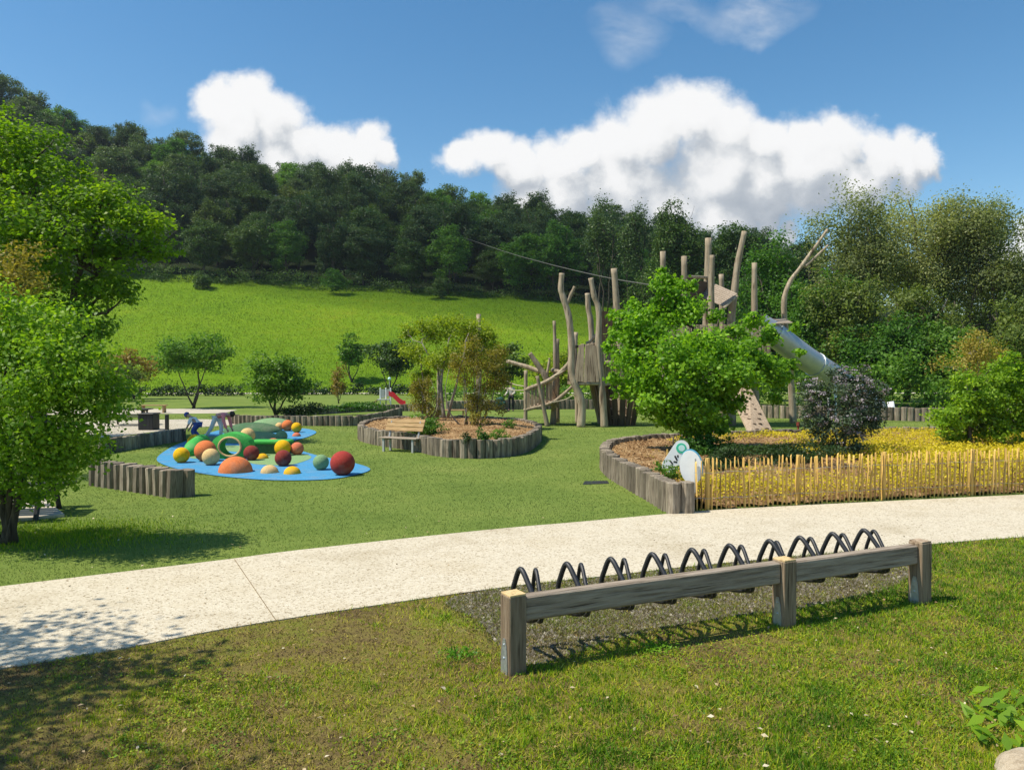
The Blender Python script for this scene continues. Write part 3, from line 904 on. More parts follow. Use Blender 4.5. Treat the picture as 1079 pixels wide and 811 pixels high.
# --- brownish small tree at the very left
b2 = Vector((-12.2, 17.5, 0))
Bl = [(*(A(px, py, 17.5) - b2), r_, r_, r_ * .8) for (px, py, r_) in [(20, 275, .55), (0, 300, .7), (35, 300, .4), (-30, 285, .8), (-10, 330, .7)]]
tree('plum_tree', 'sparse brownish olive tree in front of the lime maple, left edge', 'tree', b2, 31, Bl, [((0, 0, 0), (-.3, .2, 3.6), .1)], 3600, .085, LF['amber'], M['bark'], .08, spread=.3, shell=.2)
# --- the tree out of view on the left that throws its shade on the path and the verge
b3 = Vector((-7.1, 4.7, 0))
rg = np.random.default_rng(5)
tree('shade_tree', 'broad green tree just outside the left edge, shading path and verge', 'tree', b3, 41, rand_blobs(rg, (.1, .1, 5.2), (2.6, 2.5, 1.5), 18, (.26, .4)), [((0, 0, 0), (.1, .1, 4.8), .17)], 7500, .11, LF['bright'], M['bark'], .15, twigs=14, spread=.26)

# --- the big tree in the raised bed
b4 = Vector((5.0, 20.3, .42))
Bl = []
for (px, py, Yd, rad) in [(712, 322, 20.5, .62), (704, 300, 20.4, .36), (680, 345, 20.2, .62), (742, 364, 19.8, .66), (786, 374, 20, .58), (808, 354, 20.6, .32), (665, 378, 20.2, .58), (715, 385, 19.3, .8), (765, 393, 19.4, .76),
                          (808, 388, 20.2, .5), (660, 350, 20.6, .4), (690, 418, 19.7, .6), (732, 425, 19.5, .66), (770, 422, 19.9, .42), (664, 408, 20.4, .36), (824, 398, 20.8, .26), (722, 330, 20.8, .36), (772, 352, 21, .36), (742, 448, 20.0, .3), (700, 442, 20, .32),
                          (726, 300, 20.6, .2), (690, 322, 20.4, .26), (834, 384, 20.6, .2), (642, 365, 20.6, .2), (649, 332, 20.5, .22), (698, 288, 20.4, .18), (756, 332, 20.4, .24), (795, 338, 20.3, .24), (842, 372, 20.5, .14), (646, 398, 20.4, .2), (838, 345, 20.5, .15), (668, 322, 20.4, .2), (816, 420, 20.5, .2), (712, 442, 19.9, .36), (688, 434, 20, .32), (760, 446, 20, .3), (730, 455, 20.3, .24)]:
    p = A(px, py, Yd) - b4
    Bl.append((p.x, p.y, p.z, rad, rad, rad * .85))
tree('maple_tree', 'dense bright green tree in the raised bed in front of the wooden tower', 'tree', b4, 52, Bl,
     [((0, 0, 0), (-.2, .1, 3.2), .10), ((.25, .1, 0), (1.0, .2, 3.0), .08), ((-.2, .05, 0), (-1.0, 0, 2.6), .07), ((.1, -.1, 0), (.35, -.4, 3.4), .07)], 30000, .10, LF['bright'], M['bark'], .08, twigs=22, spread=.28, shell=.35, asp=.8, maxb=22)
# --- lilac
b5 = Vector((7.95, 18.4, .35))
rg = np.random.default_rng(61)
Bl = []
for (px, py, rad) in [(870, 420, .42), (895, 410, .42), (915, 425, .36), (860, 440, .36), (885, 445, .45), (910, 450, .36), (850, 412, .25), (880, 395, .25), (925, 410, .2), (905, 395, .22), (890, 465, .38), (868, 460, .3), (920, 440, .25)]:
    p = A(px, py, 18.4 + rg.uniform(-.3, .3)) - b5
    Bl.append((p.x, p.y, p.z, rad, rad, rad))
lt = tree('lilac_bush', 'grey green lilac bush with pale mauve blossom behind the picket fence', 'bush', b5, 62, Bl, [((0, 0, 0), (.1, 0, 1.2), .05), ((-.05, 0, 0), (-.3, .1, 1.2), .04)], 11000, .065, LF['lilac'], M['bark'], .04, twigs=18)
C, Nn, T = crown_points([(b[0], b[1] - .1, b[2] + b[5] * .35, b[3] * 1.05, b[4] * 1.05, b[5] * .9) for b in Bl[:11]], 2600, rg, 14, .12, .9)
Lz = .045 * rg.uniform(.7, 1.3, len(C))
link('blossom', leaf_mesh('blossom', C, Nn, Lz, Lz * .8, T, rg), LF['blossom'], lt)
# --- right hand shrubs
b6 = Vector((12.7, 21.2, .35))
Bl = []
rg = np.random.default_rng(71)
for (px, py, rad) in [(1010, 435, .5), (1040, 420, .6), (1070, 425, .6), (1055, 395, .5), (1025, 405, .45), (1000, 450, .35), (1040, 445, .5), (1080, 400, .6), (1090, 445, .5), (1110, 420, .6), (990, 440, .35), (1065, 385, .4), (1020, 425, .5), (1060, 445, .5), (1020, 450, .45), (1050, 455, .4), (1085, 460, .4), (1005, 460, .3)]:
    p = A(px, py, 21.2 + rg.uniform(-.4, .4)) - b6
    Bl.append((p.x, p.y, p.z, rad, rad, rad * .8))
tree('maple_bush', 'bright green bushy maple at the right end of the picket fence bed', 'bush', b6, 72, Bl, [((0, 0, 0), (.1, .1, 1.6), .06), ((.05, .1, 0), (-.5, .1, 1.4), .04)], 17000, .095, LF['fresh'], M['bark'], .05, twigs=20)
b7 = Vector((19.5, 33, 0))
rg = np.random.default_rng(73)
tree('twiggy_tree', 'small thin brownish tree left of the bushy maple, before the willows', 'tree', b7, 74, rand_blobs(rg, (0, 0, 3.0), (1.5, 1.3, 1.6), 12, (.3, .45)), [((0, 0, 0), (0, 0, 3.2), .09), ((0, 0, .4), (.6, 0, 3.6), .06)], 3200, .10, LF['amber'], M['greybark'], .07, spread=.32, shell=.2)

# --- centre bed trees
b8 = Vector((-2.75, 31.2, .4))
rg = np.random.default_rng(81)
Bl = []
for (px, py, Yd, rad) in [(455, 350, 32, .7), (480, 345, 32, .7), (500, 352, 32, .65), (440, 370, 32, .65), (470, 375, 31.5, .8), (515, 358, 32, .5), (445, 395, 32, .5), (500, 375, 32, .6), (430, 350, 32.5, .4), (440, 415, 32, .35), (450, 430, 32, .3), (525, 372, 32.4, .4)]:
    p = A(px, py, Yd) - b8
    Bl.append((p.x, p.y, p.z, rad, rad, rad * .8))
tree('yellow_maple', 'yellow green multi stemmed tree with bare lower stems in the round log bed', 'tree', b8, 82, Bl, [((-.3, 0, 0), (-.9, 0, 3.2), .07), ((0, 0, 0), (.2, 0, 3.4), .08), ((-.6, .1, 0), (-1.0, .1, 2.8), .06), ((.1, 0, 0), (1.0, 0, 3.6), .06)], 14000, .10, LF['yellow'], M['greybark'], .06, twigs=20, spread=.27, shell=.3)
b9 = Vector((-1.5, 27.6, .45))
Bl = []
for (px, py, rad) in [(500, 372, .5), (515, 385, .5), (490, 395, .5), (510, 410, .5), (525, 400, .4), (498, 425, .38), (520, 430, .35), (482, 380, .35), (525, 372, .35), (505, 440, .3), (515, 450, .25)]:
    p = A(px, py, 27.6 + rg.uniform(-.4, .4)) - b9
    Bl.append((p.x, p.y, p.z, rad, rad * .9, rad))
tree('amber_shrub', 'tall amber and rust coloured shrub with many thin pale stems in the round log bed', 'shrub', b9, 92, Bl, [((.1 * i - .3, .05 * (i % 3), 0), (.28 * i - .75, .1, 2.2 + .1 * (i % 2)), .03) for i in range(7)], 9500, .08, LF['amber'], M['greybark'], .03, twigs=18, spread=.28, shell=.3, asp=.45)
b9b = Vector((-3.35, 30.0, .4))
Bl = [(*(A(px, py, 30) - b9b), r_, r_, r_ * 1.2) for (px, py, r_) in [(448, 405, .35), (452, 420, .38), (440, 428, .3), (455, 436, .3), (436, 410, .25)]]
tree('amber_shrub', 'narrow pale leafed shrub below the yellow green tree in the round log bed', 'shrub', b9b, 93, Bl, [((.1 * i - .2, 0, 0), (.15 * i - .3, 0, 1.8), .03) for i in range(4)], 2800, .08, LF['amber'], M['greybark'], .03, spread=.28, shell=.3, asp=.45)

# --- trees standing about the back of the playground
def round_tree(label, base, hc, rr, seed, n, leaf, mat, bark='bark', k=14, group=None, name='small_tree', low=0.0, r0=.09, br=(.3, .46), stems=None, **kw):
    rg = np.random.default_rng(seed)
    bl = rand_blobs(rg, (0, 0, hc), rr, k, br, .8, low)
    st = stems or [((0, 0, 0), (rg.uniform(-.2, .2), rg.uniform(-.2, .2), hc), r0), ((.05, 0, .2), (rr[0] * .4, .1, hc * 1.05), r0 * .6), ((-.05, 0, .2), (-rr[0] * .4, -.1, hc * .95), r0 * .6)]
    return tree(name, label, 'tree', base, seed + 1, bl, st, n, leaf, LF[mat], M[bark], r0, group, **kw)


p = G(204, 430); round_tree('spreading olive green tree standing beyond the picnic area left of the bushy green one', (p.x, p.y, 0), 3.4, (3.0, 2.6, 1.7), 101, 6500, .19, 'mid', k=18, spread=.27, shell=.3)
p = G(291, 440); round_tree('bushy green tree with foliage down to the log wall', (p.x, p.y, 0), 2.1, (2.1, 1.8, 1.9), 111, 8500, .15, 'mid', k=22, low=.6, name='bushy_tree')
round_tree('vase shaped dark green tree on the meadow edge, left of the darkest round one', (-20.6, 99, H(-20.6, 99)), 4.0, (2.5, 2.3, 2.4), 121, 5200, .27, 'mid', k=14, r0=.12)
round_tree('dark round tree on the meadow edge left of the yellow green tree', (-13.4, 84, H(-13.4, 84)), 3.8, (3.1, 2.8, 2.7), 131, 6500, .26, 'dark', k=18, low=1.6, r0=.14)
round_tree('dark green tree at the meadow foot behind the amber shrub', (-.8, 72, 0), 3.2, (3.0, 2.8, 2.4), 141, 6000, .25, 'dark', k=16, low=1.2, r0=.14)
round_tree('yellow green tree at the meadow foot behind the wooden walkway', (4.2, 66, 0), 2.9, (2.8, 2.5, 2.3), 151, 6000, .22, 'yellow', k=16, low=.9, r0=.12)
round_tree('mid green tree behind the wooden tower on stilts', (8.6, 70, 0), 3.3, (3.0, 2.8, 2.6), 161, 6000, .24, 'mid', k=16, low=1.0, r0=.14)
p = G(357, 428); round_tree('thin rust coloured sapling in the back log bed', (p.x, p.y, .2), 1.9, (.75, .7, 1.5), 171, 1100, .13, 'rust', k=8, name='sapling', r0=.04, spread=.35)
p = G(150, 424); round_tree('brownish hedge tree behind the picnic tables', (p.x - 3, p.y + 2, 0), 2.2, (2.6, 2.0, 1.3), 181, 3000, .2, 'olive', k=12, low=.6)
round_tree('rusty small leafed tree between the maple and the spreading olive tree', (-32.5, 66, 0), 2.9, (3.6, 2.4, 1.5), 186, 3600, .2, 'rust', k=14, low=1.0)
# --- hedges along the farm road
def hedge(label, pts, hh, ww, n, mat, seed, leaf=.2):
    rg = np.random.default_rng(seed)
    bl = []
    for a, b in zip(pts[:-1], pts[1:]):
        L = math.dist(a, b); k = max(2, int(L / (ww * .7)))
        for i in range(k):
            t = (i + .5) / k
            x, y = a[0] + (b[0] - a[0]) * t, a[1] + (b[1] - a[1]) * t
            s = rg.uniform(.8, 1.2)
            bl.append((x, y, H(x, y) + hh * .5 * s, ww * .7, ww * .7, hh * .55 * s))
    C, Nn, T = crown_points(bl, n, rg, 10, .3, .4)
    k = C[:, 2] > .02
    L = leaf * rg.uniform(.7, 1.3, k.sum())
    o = link('hedge', leaf_mesh('hedge', C[k], Nn[k], L, L * .7, T[k], rg), LF[mat])
    return tag(o, label, 'hedge')


hedge('long low dark hedge along the farm road on the left', [(-52, 73), (-36, 74), (-26, 75.5)], .95, 1.3, 7000, 'hedge', 201)
hedge('low dark hedge under the vase shaped tree, along the meadow foot', [(-25, 77), (-17, 78.5), (-9, 77)], 1.0, 1.3, 4200, 'hedge', 203)
hedge('ragged green hedge at the meadow foot behind the log palisade', [(-7, 62), (3, 61), (14, 58)], 1.2, 1.2, 5200, 'mid', 205)

# --- big trees on the right
rg = np.random.default_rng(301)


def big(label, px, Yd, top, wid, seed, n, leaf, mat, kind='willow_tree', k=26, low=.8, lean=0, elong=1.0, bark='bark', spread=.25, r0=.22, shell=.4, br=(.30, .44), bot=None, group=None):
    x = (px - 539.5) / F * Yd
    z0 = H(x, Yd)
    zt = CAM_Z + (390 - top) / F * Yd - z0
    zb = low if bot is None else CAM_Z + (390 - bot) / F * Yd - z0
    hw = wid / F * Yd / 2
    rg = np.random.default_rng(seed)
    hc, rz = (zt + zb) / 2, (zt - zb) / 2
    bl = rand_blobs(rg, (lean, 0, hc), (hw, hw * .8, rz), k, br, 1.0 * elong, zb)
    st = [((0, 0, 0), (lean, 0, zt * .85), r0), ((.2, 0, zt * .12), (hw * .5, 0, zt * .8), r0 * .6), ((-.2, 0, zt * .12), (-hw * .5, .3, zt * .8), r0 * .6), ((0, .1, zt * .2), (hw * .15, -hw * .4, zt * .8), r0 * .5)]
    return tree(kind, label, 'tree', (x, Yd, z0), seed + 1, bl, st, int(n * 1.6), leaf, LF[mat], M[bark], r0, spread=spread, shell=shell, twigs=14, maxb=k, group=group)


big('tallest grey green willow with feathery top on the right', 955, 62, 174, 185, 311, 24000, .19, 'willow', k=30, spread=.3, shell=.2, br=(.26, .40), bot=345)
big('grey green willow with upswept twigs, just right of the tallest willow', 1022, 60, 194, 130, 321, 16000, .185, 'willow', k=22, spread=.32, shell=.15, br=(.26, .40), bot=345)
big('olive willow with leaning twiggy top, left of the tallest willow', 893, 60, 200, 125, 331, 17000, .185, 'willow', k=22, spread=.3, shell=.2, br=(.28, .42), bot=350)
big('sparse twiggy tree at the right edge above the yellow green bushes', 1068, 58, 250, 90, 341, 7000, .19, 'willow', k=16, spread=.36, shell=.1, bot=330)
big('dense leafy green tree filling the foot of the tall willows', 935, 52, 322, 130, 351, 12000, .22, 'mid', 'leafy_tree', k=24)
big('leafy green tree low at the right, behind the thin brownish one', 1010, 50, 335, 110, 361, 9500, .22, 'mid', 'leafy_tree', k=20)
big('yellow green bushy tree at the right edge', 1080, 48, 305, 130, 371, 10500, .21, 'olive', 'leafy_tree', k=22)
big('fresh green tree behind the steel tube slide', 862, 56, 275, 110, 381, 10500, .23, 'mid', 'leafy_tree', k=22)
big('light green tree just left of the forked leaning log', 818, 62, 250, 90, 391, 9000, .25, 'mid', 'leafy_tree', k=20)
big('olive tree above the steel tube slide, under the willows', 890, 54, 285, 90, 401, 9000, .22, 'olive', 'leafy_tree', k=20)
big('olive green tree under the two rightmost willows', 975, 55, 290, 120, 405, 10000, .22, 'olive', 'leafy_tree', k=22)
hedge('tall leafy green hedge in front of the trunks of the willows', [(20, 49), (27, 47), (34, 46.5), (42, 46)], 3.2, 2.0, 14000, 'mid', 207, .2)
hedge('leafy green hedge behind the steel tube slide', [(9, 60), (15, 57), (21, 54)], 2.6, 2.0, 9000, 'mid', 209, .22)
big('grey green willow filling the right edge behind the bushy trees', 1050, 64, 262, 130, 345, 15000, .19, 'willow', k=22, spread=.3, shell=.2)
# --- dark row above the wooden tower
big('dark tall tree with rounded double top above the tower', 714, 118, 212, 62, 411, 9000, .36, 'dark', 'dark_tree', k=22, r0=.3, bot=300)
big('dark spreading tree right of the tall rounded one, above the tower roof', 765, 118, 232, 78, 421, 9000, .36, 'dark', 'dark_tree', k=22, r0=.3, bot=310)
big('thin tall tree with sky showing through, left of the dark rounded one', 668, 122, 213, 46, 431, 2600, .34, 'blueish', 'bare_tree', k=16, r0=.26, spread=.3, shell=.2, bot=300)
big('thin tall twiggy tree at the right end of the hillside wood', 640, 126, 208, 50, 441, 4000, .34, 'blueish', 'bare_tree', k=18, r0=.26, spread=.3, shell=.2, bot=300)
big('dark green tree low behind the left posts of the tower', 690, 112, 275, 60, 451, 6500, .34, 'dark', 'dark_tree', k=18, r0=.2)
big('dark green tree low behind the tower roof', 745, 108, 285, 80, 461, 7500, .34, 'dark', 'dark_tree', k=18, r0=.2)
big('dark green tree just right of the leaning tower post', 800, 105, 262, 60, 471, 6500, .34, 'dark', 'dark_tree', k=18, r0=.2)
big('dark round topped tree on the skyline left of the willows', 842, 120, 238, 56, 481, 6500, .36, 'dark', 'dark_tree', k=18, r0=.25)

# --- hillside wood
FOREST = []
vs = [('dark', (5.2, 5.2, 6.9), 8.4, 1.2), ('blueish', (4.6, 4.6, 8.2), 9.8, 1.5), ('dark', (6.0, 5.8, 6.5), 7.9, 1.0), ('mid', (5.0, 5.0, 6.8), 8.2, 1.2), ('blueish', (5.5, 5.5, 7.4), 8.9, 1.2), ('olive', (4.8, 4.7, 6.6), 8.0, 1.2)]
for i, (mt, rr, hc, low) in enumerate(vs):
    rg = np.random.default_rng(500 + i)
    bl = rand_blobs(rg, (0, 0, hc), rr, 40, (.24, .36), .8, low)
    t = tree('woodland_tree', 'tree', 'tree', (0, 0, -50), 520 + i, bl, [((0, 0, -.5), (0, 0, hc + rr[2] * .5), .28), ((0, 0, hc * .3), (rr[0] * .5, .5, hc + rr[2] * .5), .14)], 18000, .35, LF[mt], M['bark'], .24, 'trees of the hillside wood', twigs=12, spread=.25, shell=.5, maxb=20, fork=.2)
    FOREST.append(t)
FLAB = ['dark rounded tree in the wood on the hillside', 'slim blue green tree in the wood on the hillside', 'broad dark tree in the wood on the hillside', 'mid green tree in the wood on the hillside', 'blue green rounded tree in the wood on the hillside', 'olive tree in the wood on the hillside']
rg = np.random.default_rng(900)
spots = []
row = 0
yv = 167.0
while yv < 252:
    half = .70 * yv + 8
    xv = -half + (row % 2) * 4.5
    while xv < min(half, 95):
        spots.append((xv + rg.uniform(-2.4, 2.4), yv + rg.uniform(-2.6, 2.6), row))
        xv += 8.5 + .02 * (yv - 165)
    yv += 10.5
    row += 1
first = [True] * 6
used = 0
for (x, y, rw) in spots:
    px = 539.5 + F * x / y
    if px > 860:
        continue
    w = [3, 2, 3, 1.3, 2, .8]
    if px < 330:
        w = [2, 3, 2, 2.2, 3, 1.2]
    i = int(rg.choice(6, p=np.array(w) / sum(w)))
    s = rg.uniform(.86, 1.25) * (1.0 if rw else .9)
    o = FOREST[i] if first[i] else copy_tree(FOREST[i])
    first[i] = False
    o.location = (x, y, H(x, y) - .3)
    o.rotation_euler = (0, 0, rg.uniform(0, 6.28))
    o.scale = (s * rg.uniform(1.02, 1.28), s * rg.uniform(1.02, 1.28), s * rg.uniform(.85, 1.12))
    o['label'] = FLAB[i]
    used += 1
print('forest trees', used)
# undergrowth skirt along the wood's edge
rg = np.random.default_rng(950)
bl = []
for x in np.arange(-128, 66, 2.6):
    y = 163.5 + rg.uniform(-1.5, 1.8)
    s = rg.uniform(.8, 1.5)
    bl.append((x, y, H(x, y) + 1.0 * s, 2.2 * s, 1.8 * s, 1.7 * s))
C, Nn, T = crown_points(bl, 26000, rg, 10, .28, .5)
L = .36 * rg.uniform(.7, 1.3, len(C))
o = link('undergrowth', leaf_mesh('undergrowth', C, Nn, L, L * .65, T, rg), LF['dark']); o['kind'] = 'stuff'
for q, (xx, yy_, s, mt, lb) in enumerate([(-63, 157, 1.0, 'dark', 'dark bush standing out from the wood into the meadow, left'), (-36, 157.5, 1.25, 'mid', 'lighter green bush at the wood edge above the middle of the meadow'), (-15, 158, 1.1, 'dark', 'dark bush at the wood edge, right of the lighter one')]):
    rg = np.random.default_rng(960 + q)
    C, Nn, T = crown_points(rand_blobs(rg, (0, 0, 2.2 * s), (2.6 * s, 2.4 * s, 2.4 * s), 14), 3200, rg, 12, .25)
    L = .32 * rg.uniform(.7, 1.3, len(C))
    o = link('bush', leaf_mesh('bush', C, Nn, L, L * .65, T, rg), LF[mt])
    o.location = (xx, yy_, H(xx, yy_) - .2)
    tag(o, lb, 'bush')

# ------------------------------------------------------------------ log palisades
def log_variant(seed, w, d, h):
    """one split log of the edging, standing with its foot just below the ground"""
    rg = np.random.default_rng(seed)
    mb = MB()
    k = 8
    prof = []
    for i in range(k):
        a = 2 * math.pi * i / k + .39
        x, y = math.cos(a), math.sin(a)
        m = max(abs(x), abs(y)) ** .75
        prof.append((x / m * w / 2 * rg.uniform(.93, 1.05), y / m * d / 2 * rg.uniform(.93, 1.05)))
    V, Fc = [], []
    zs = [-.06, h * .5, h - .012, h]
    for j, z in enumerate(zs):
        sx, sy = rg.uniform(-.008, .008), rg.uniform(-.008, .008)
        s = .93 if j == 3 else 1.0
        for (x, y) in prof:
            V.append((x * s + sx, y * s + sy, z + (rg.uniform(-.006, .006) if j >= 2 else 0)))
    for j in range(3):
        for i in range(k):
            Fc.append((j * k + i, j * k + (i + 1) % k, (j + 1) * k + (i + 1) % k, (j + 1) * k + i))
    Fc.append(tuple(3 * k + i for i in range(k)))
    mb.add(V, Fc)
    me = new_mesh('log', np.concatenate(mb.v), mb.f)
    me.materials.append(M['log'])
    return me


def palisade(label, pts, h, w=.24, d=.24, seed=0, z0=0.0, closed=False, jit=.03, cat='log wall'):
    rg = np.random.default_rng(seed)
    pts = [Vector((p[0], p[1], 0)) for p in pts]
    if closed:
        pts = pts + [pts[0]]
    seg = [0]
    for a, b in zip(pts[:-1], pts[1:]):
        seg.append(seg[-1] + (b - a).length)
    L = seg[-1]
    n = max(2, int(round(L / w)))
    root = thing('log_palisade', label, cat, (pts[0].x, pts[0].y, z0))
    var = [log_variant(seed * 10 + i, w * 1.02, d, h) for i in range(5)]
    for i in range(n):
        t = (i + .5) / n * L
        k = min(int(np.searchsorted(seg, t)) - 1, len(pts) - 2)
        k = max(k, 0)
        a, b = pts[k], pts[k + 1]
        p = a.lerp(b, (t - seg[k]) / max(1e-6, seg[k + 1] - seg[k]))
        o = bpy.data.objects.new('log', var[int(rg.integers(5))])
        COL.objects.link(o)
        o.parent = root
        o.location = (p.x - pts[0].x, p.y - pts[0].y, 0)
        o.rotation_euler = (rg.normal(0, .012), rg.normal(0, .012), math.atan2(b.y - a.y, b.x - a.x) + rg.normal(0, .04))
        o.scale = (L / n / w * rg.uniform(.95, 1.0), 1, 1 + rg.normal(0, jit))
    return root


palisade('long low grey log wall around the raised bed, its open end at the signs', [G(731, 540)] + [tuple(p) for p in bed_curve], .54, .25, .26, 1)
wa = [G(100, 510.5), G(150, 518), G(185, 523.5)]
palisade('short thick log wall beside the blue play surface, nearest the path on the left', [wa[0], wa[1], wa[2], wa[2] + Vector((.28, .22, 0))], .54, .23, .34, 2, jit=.02)
palisade('straight log wall in front of the pale terrace, left behind the play surface', [G(106, 478.5), G(150, 471), G(194, 463.8)], .43, .24, .24, 3)
palisade('long log wall behind the coloured balls, under the bushy green tree', smooth_curve([G(243, 446.5), G(280, 448), G(330, 448.5), G(375, 448.3), G(402, 444), G(422, 438)], 5), .45, .26, .24, 4)
palisade('far curved log wall at the foot of the red slide', smooth_curve([G(300, 439), G(345, 436), G(380, 434), G(430, 433), G(455, 434)], 5), .42, .28, .24, 5)
cen_ring = [G(381, 463.5), G(395, 468), G(412, 471), G(440, 475), G(464, 480.5), (G(500, 482.8)), G(530, 481), G(552, 476.5), G(565, 467), G(566, 460.5), G(545, 453.5), G(500, 451), G(445, 450.5), G(400, 453), G(384, 457.5)]
cen_curve = smooth_curve(cen_ring, 5, True)
palisade('round grey log wall holding the bed with the amber shrubs', cen_curve, .52, .24, .24, 6, closed=True)
palisade('far log palisade across the back of the lawn behind the wooden walkway', smooth_curve([G(470, 433), G(540, 431.5), G(600, 431), G(660, 431)], 5), .62, .30, .24, 7)
palisade('far log palisade on the right beyond the lilac bush', smooth_curve([G(790, 440), G(850, 441), G(920, 442.5), G(965, 443.5), G(1012, 444)], 5), .66, .30, .24, 8)
palisade('far log palisade at the right edge under the leafy trees', smooth_curve([G(1014, 444), G(1060, 445), G(1120, 446)], 3), .66, .30, .24, 9)

# ------------------------------------------------------------------ soil in the beds
def dist_to(poly, x, y):
    P = np.array(poly); Q = np.roll(P, -1, 0)
    d = np.full(len(x), 1e9)
    for (ax, ay), (bx, by) in zip(P, Q):
        t = np.clip(((x - ax) * (bx - ax) + (y - ay) * (by - ay)) / ((bx - ax) ** 2 + (by - ay) ** 2 + 1e-9), 0, 1)
        d = np.minimum(d, np.hypot(x - ax - t * (bx - ax), y - ay - t * (by - ay)))
    return d


fl = [p for p in fence_line]
def bed_height(x, y):
    """soil of the raised bed: low along the fence, rising behind it and towards the log wall"""
    yf = np.interp(x, [p.x for p in fl], [p.y for p in fl], left=0)
    t = np.clip((y - yf) / 3.2, 0, 1)
    left = np.clip((3.6 - x) / .5, 0, 1)
    return np.maximum(.05 + .36 * t * t * (3 - 2 * t), .36 * left)


def bed_mesh(name, poly, hf, mat, step=.25):
    P = np.array(poly)
    gx = np.arange(P[:, 0].min(), P[:, 0].max() + step, step); gy = np.arange(P[:, 1].min(), P[:, 1].max() + step, step)
    X, Y = np.meshgrid(gx, gy)
    ins = inside(X.ravel(), Y.ravel(), poly).reshape(X.shape)
    rg = np.random.default_rng(3)
    Z = hf(X.ravel(), Y.ravel()).reshape(X.shape) + rg.normal(0, .018, X.shape)
    idx = np.arange(X.size).reshape(X.shape)
    q = ins[:-1, :-1] & ins[1:, :-1] & ins[1:, 1:] & ins[:-1, 1:]
    f = np.stack([idx[:-1, :-1][q], idx[:-1, 1:][q], idx[1:, 1:][q], idx[1:, :-1][q]], -1)
    o = link(name, new_mesh(name, np.stack([X, Y, Z], -1), f, smooth=True), mat)
    o['kind'] = 'structure'
    return o


bed_mesh('bed_mulch', bed_poly, bed_height, M['mulch'], .16)
cp = [tuple(p[:2]) for p in cen_curve]
bed_mesh('bed_mulch', cp, lambda x, y: .42 + np.minimum(.12, dist_to(cp, x, y) * .08), M['mulch'], .18)

# chips on the mulch
def chips(poly, hf, n, seed, zone=None):
    rg = np.random.default_rng(seed)
    P = np.array(poly)
    X = rg.uniform(P[:, 0].min(), P[:, 0].max(), n * 3); Y = rg.uniform(P[:, 1].min(), P[:, 1].max(), n * 3)
    ok = inside(X, Y, poly)
    X, Y = X[ok][:n], Y[ok][:n]
    if zone is not None:
        k = zone(X, Y); X, Y = X[k], Y[k]
    Z = hf(X, Y) + .02
    L = rg.uniform(.03, .09, len(X))
    o = link('bark_chips', leaf_mesh('bark_chips', np.stack([X, Y, Z], -1), rg.normal(0, .45, (len(X), 3)) + np.array([0, 0, 1]), L, L * .45, np.clip(rg.normal(.5, .25, len(X)), 0, 1), rg), M['chip'])
    o['kind'] = 'stuff'


M['chip'] = tint_mat('bark_chip', [(0, (.12, .055, .02)), (.5, (.34, .20, .085)), (1, (.58, .42, .23))], 0, .9)
chips(bed_poly, bed_height, 26000, 4, lambda x, y: (x < 12))
chips(cp, lambda x, y: .42 + np.minimum(.12, dist_to(cp, x, y) * .08), 5000, 5)

# golden ground cover behind the fence
rg = np.random.default_rng(15)
n = 150000
X = rng.uniform(3.2, 19.5, n); Y = rng.uniform(13.6, 26, n)
ok = inside(X, Y, bed_poly)
X, Y = X[ok], Y[ok]
den = fnoise(X, Y, .75, 5.5) + .6 * fnoise(X, Y, 2.4, 2.2)
yf = np.interp(X, [p.x for p in fl], [p.y for p in fl])
den += .45 + .75 * (Y - yf < 2.0) - np.clip((Y - yf - 2.0) / 4, 0, 1) * .55 + np.clip((X - 6) / 8, 0, 1) * .25
den -= np.clip((5.2 - X) / 1.5, 0, 1) * .7 * (Y - yf > 1.2) + .35 * ((Y > 19.5) & (X < 8))
dark = (X < 7.6) & (Y > 15.6) & (Y < 19) & (X > 3.9)
ok = (den > rng.normal(0.05, .25, len(X))) & ~dark & (Y > yf + .12)
X, Y, den = X[ok], Y[ok], den[ok]
hb = np.clip(.12 + .24 * den, .06, .40)
Z = bed_height(X, Y) + hb * rng.uniform(.15, 1.0, len(X))
L = .055 * rng.uniform(.6, 1.3, len(X))
tn = np.clip(.52 + .3 * fnoise(X, Y, 1.6, 9.0) + rng.normal(0, .2, len(X)), 0, 1)
o = link('golden_groundcover', leaf_mesh('golden_groundcover', np.stack([X, Y, Z], -1), rng.normal(0, .6, (len(X), 3)) + np.array([0, -.2, .9]), L, L * .6, tn, rng), LF['gold']); o['kind'] = 'stuff'
def low_shrub(label, base, rr, n, mat, seed, leaf=.05, name='low_shrub', k=9):
    rg = np.random.default_rng(seed)
    bl = rand_blobs(rg, (0, 0, rr[2] * .7), rr, k, (.35, .5), .9, rr[2] * .3)
    C, Nn, T = crown_points(bl, n, rg, 12, .26, .4)
    kk = C[:, 2] > 0
    L = leaf * rg.uniform(.7, 1.35, kk.sum())
    o = link(name, leaf_mesh(name, C[kk], Nn[kk], L, L * .65, T[kk], rg), LF[mat])
    o.location = base
    return tag(o, label, 'shrub')


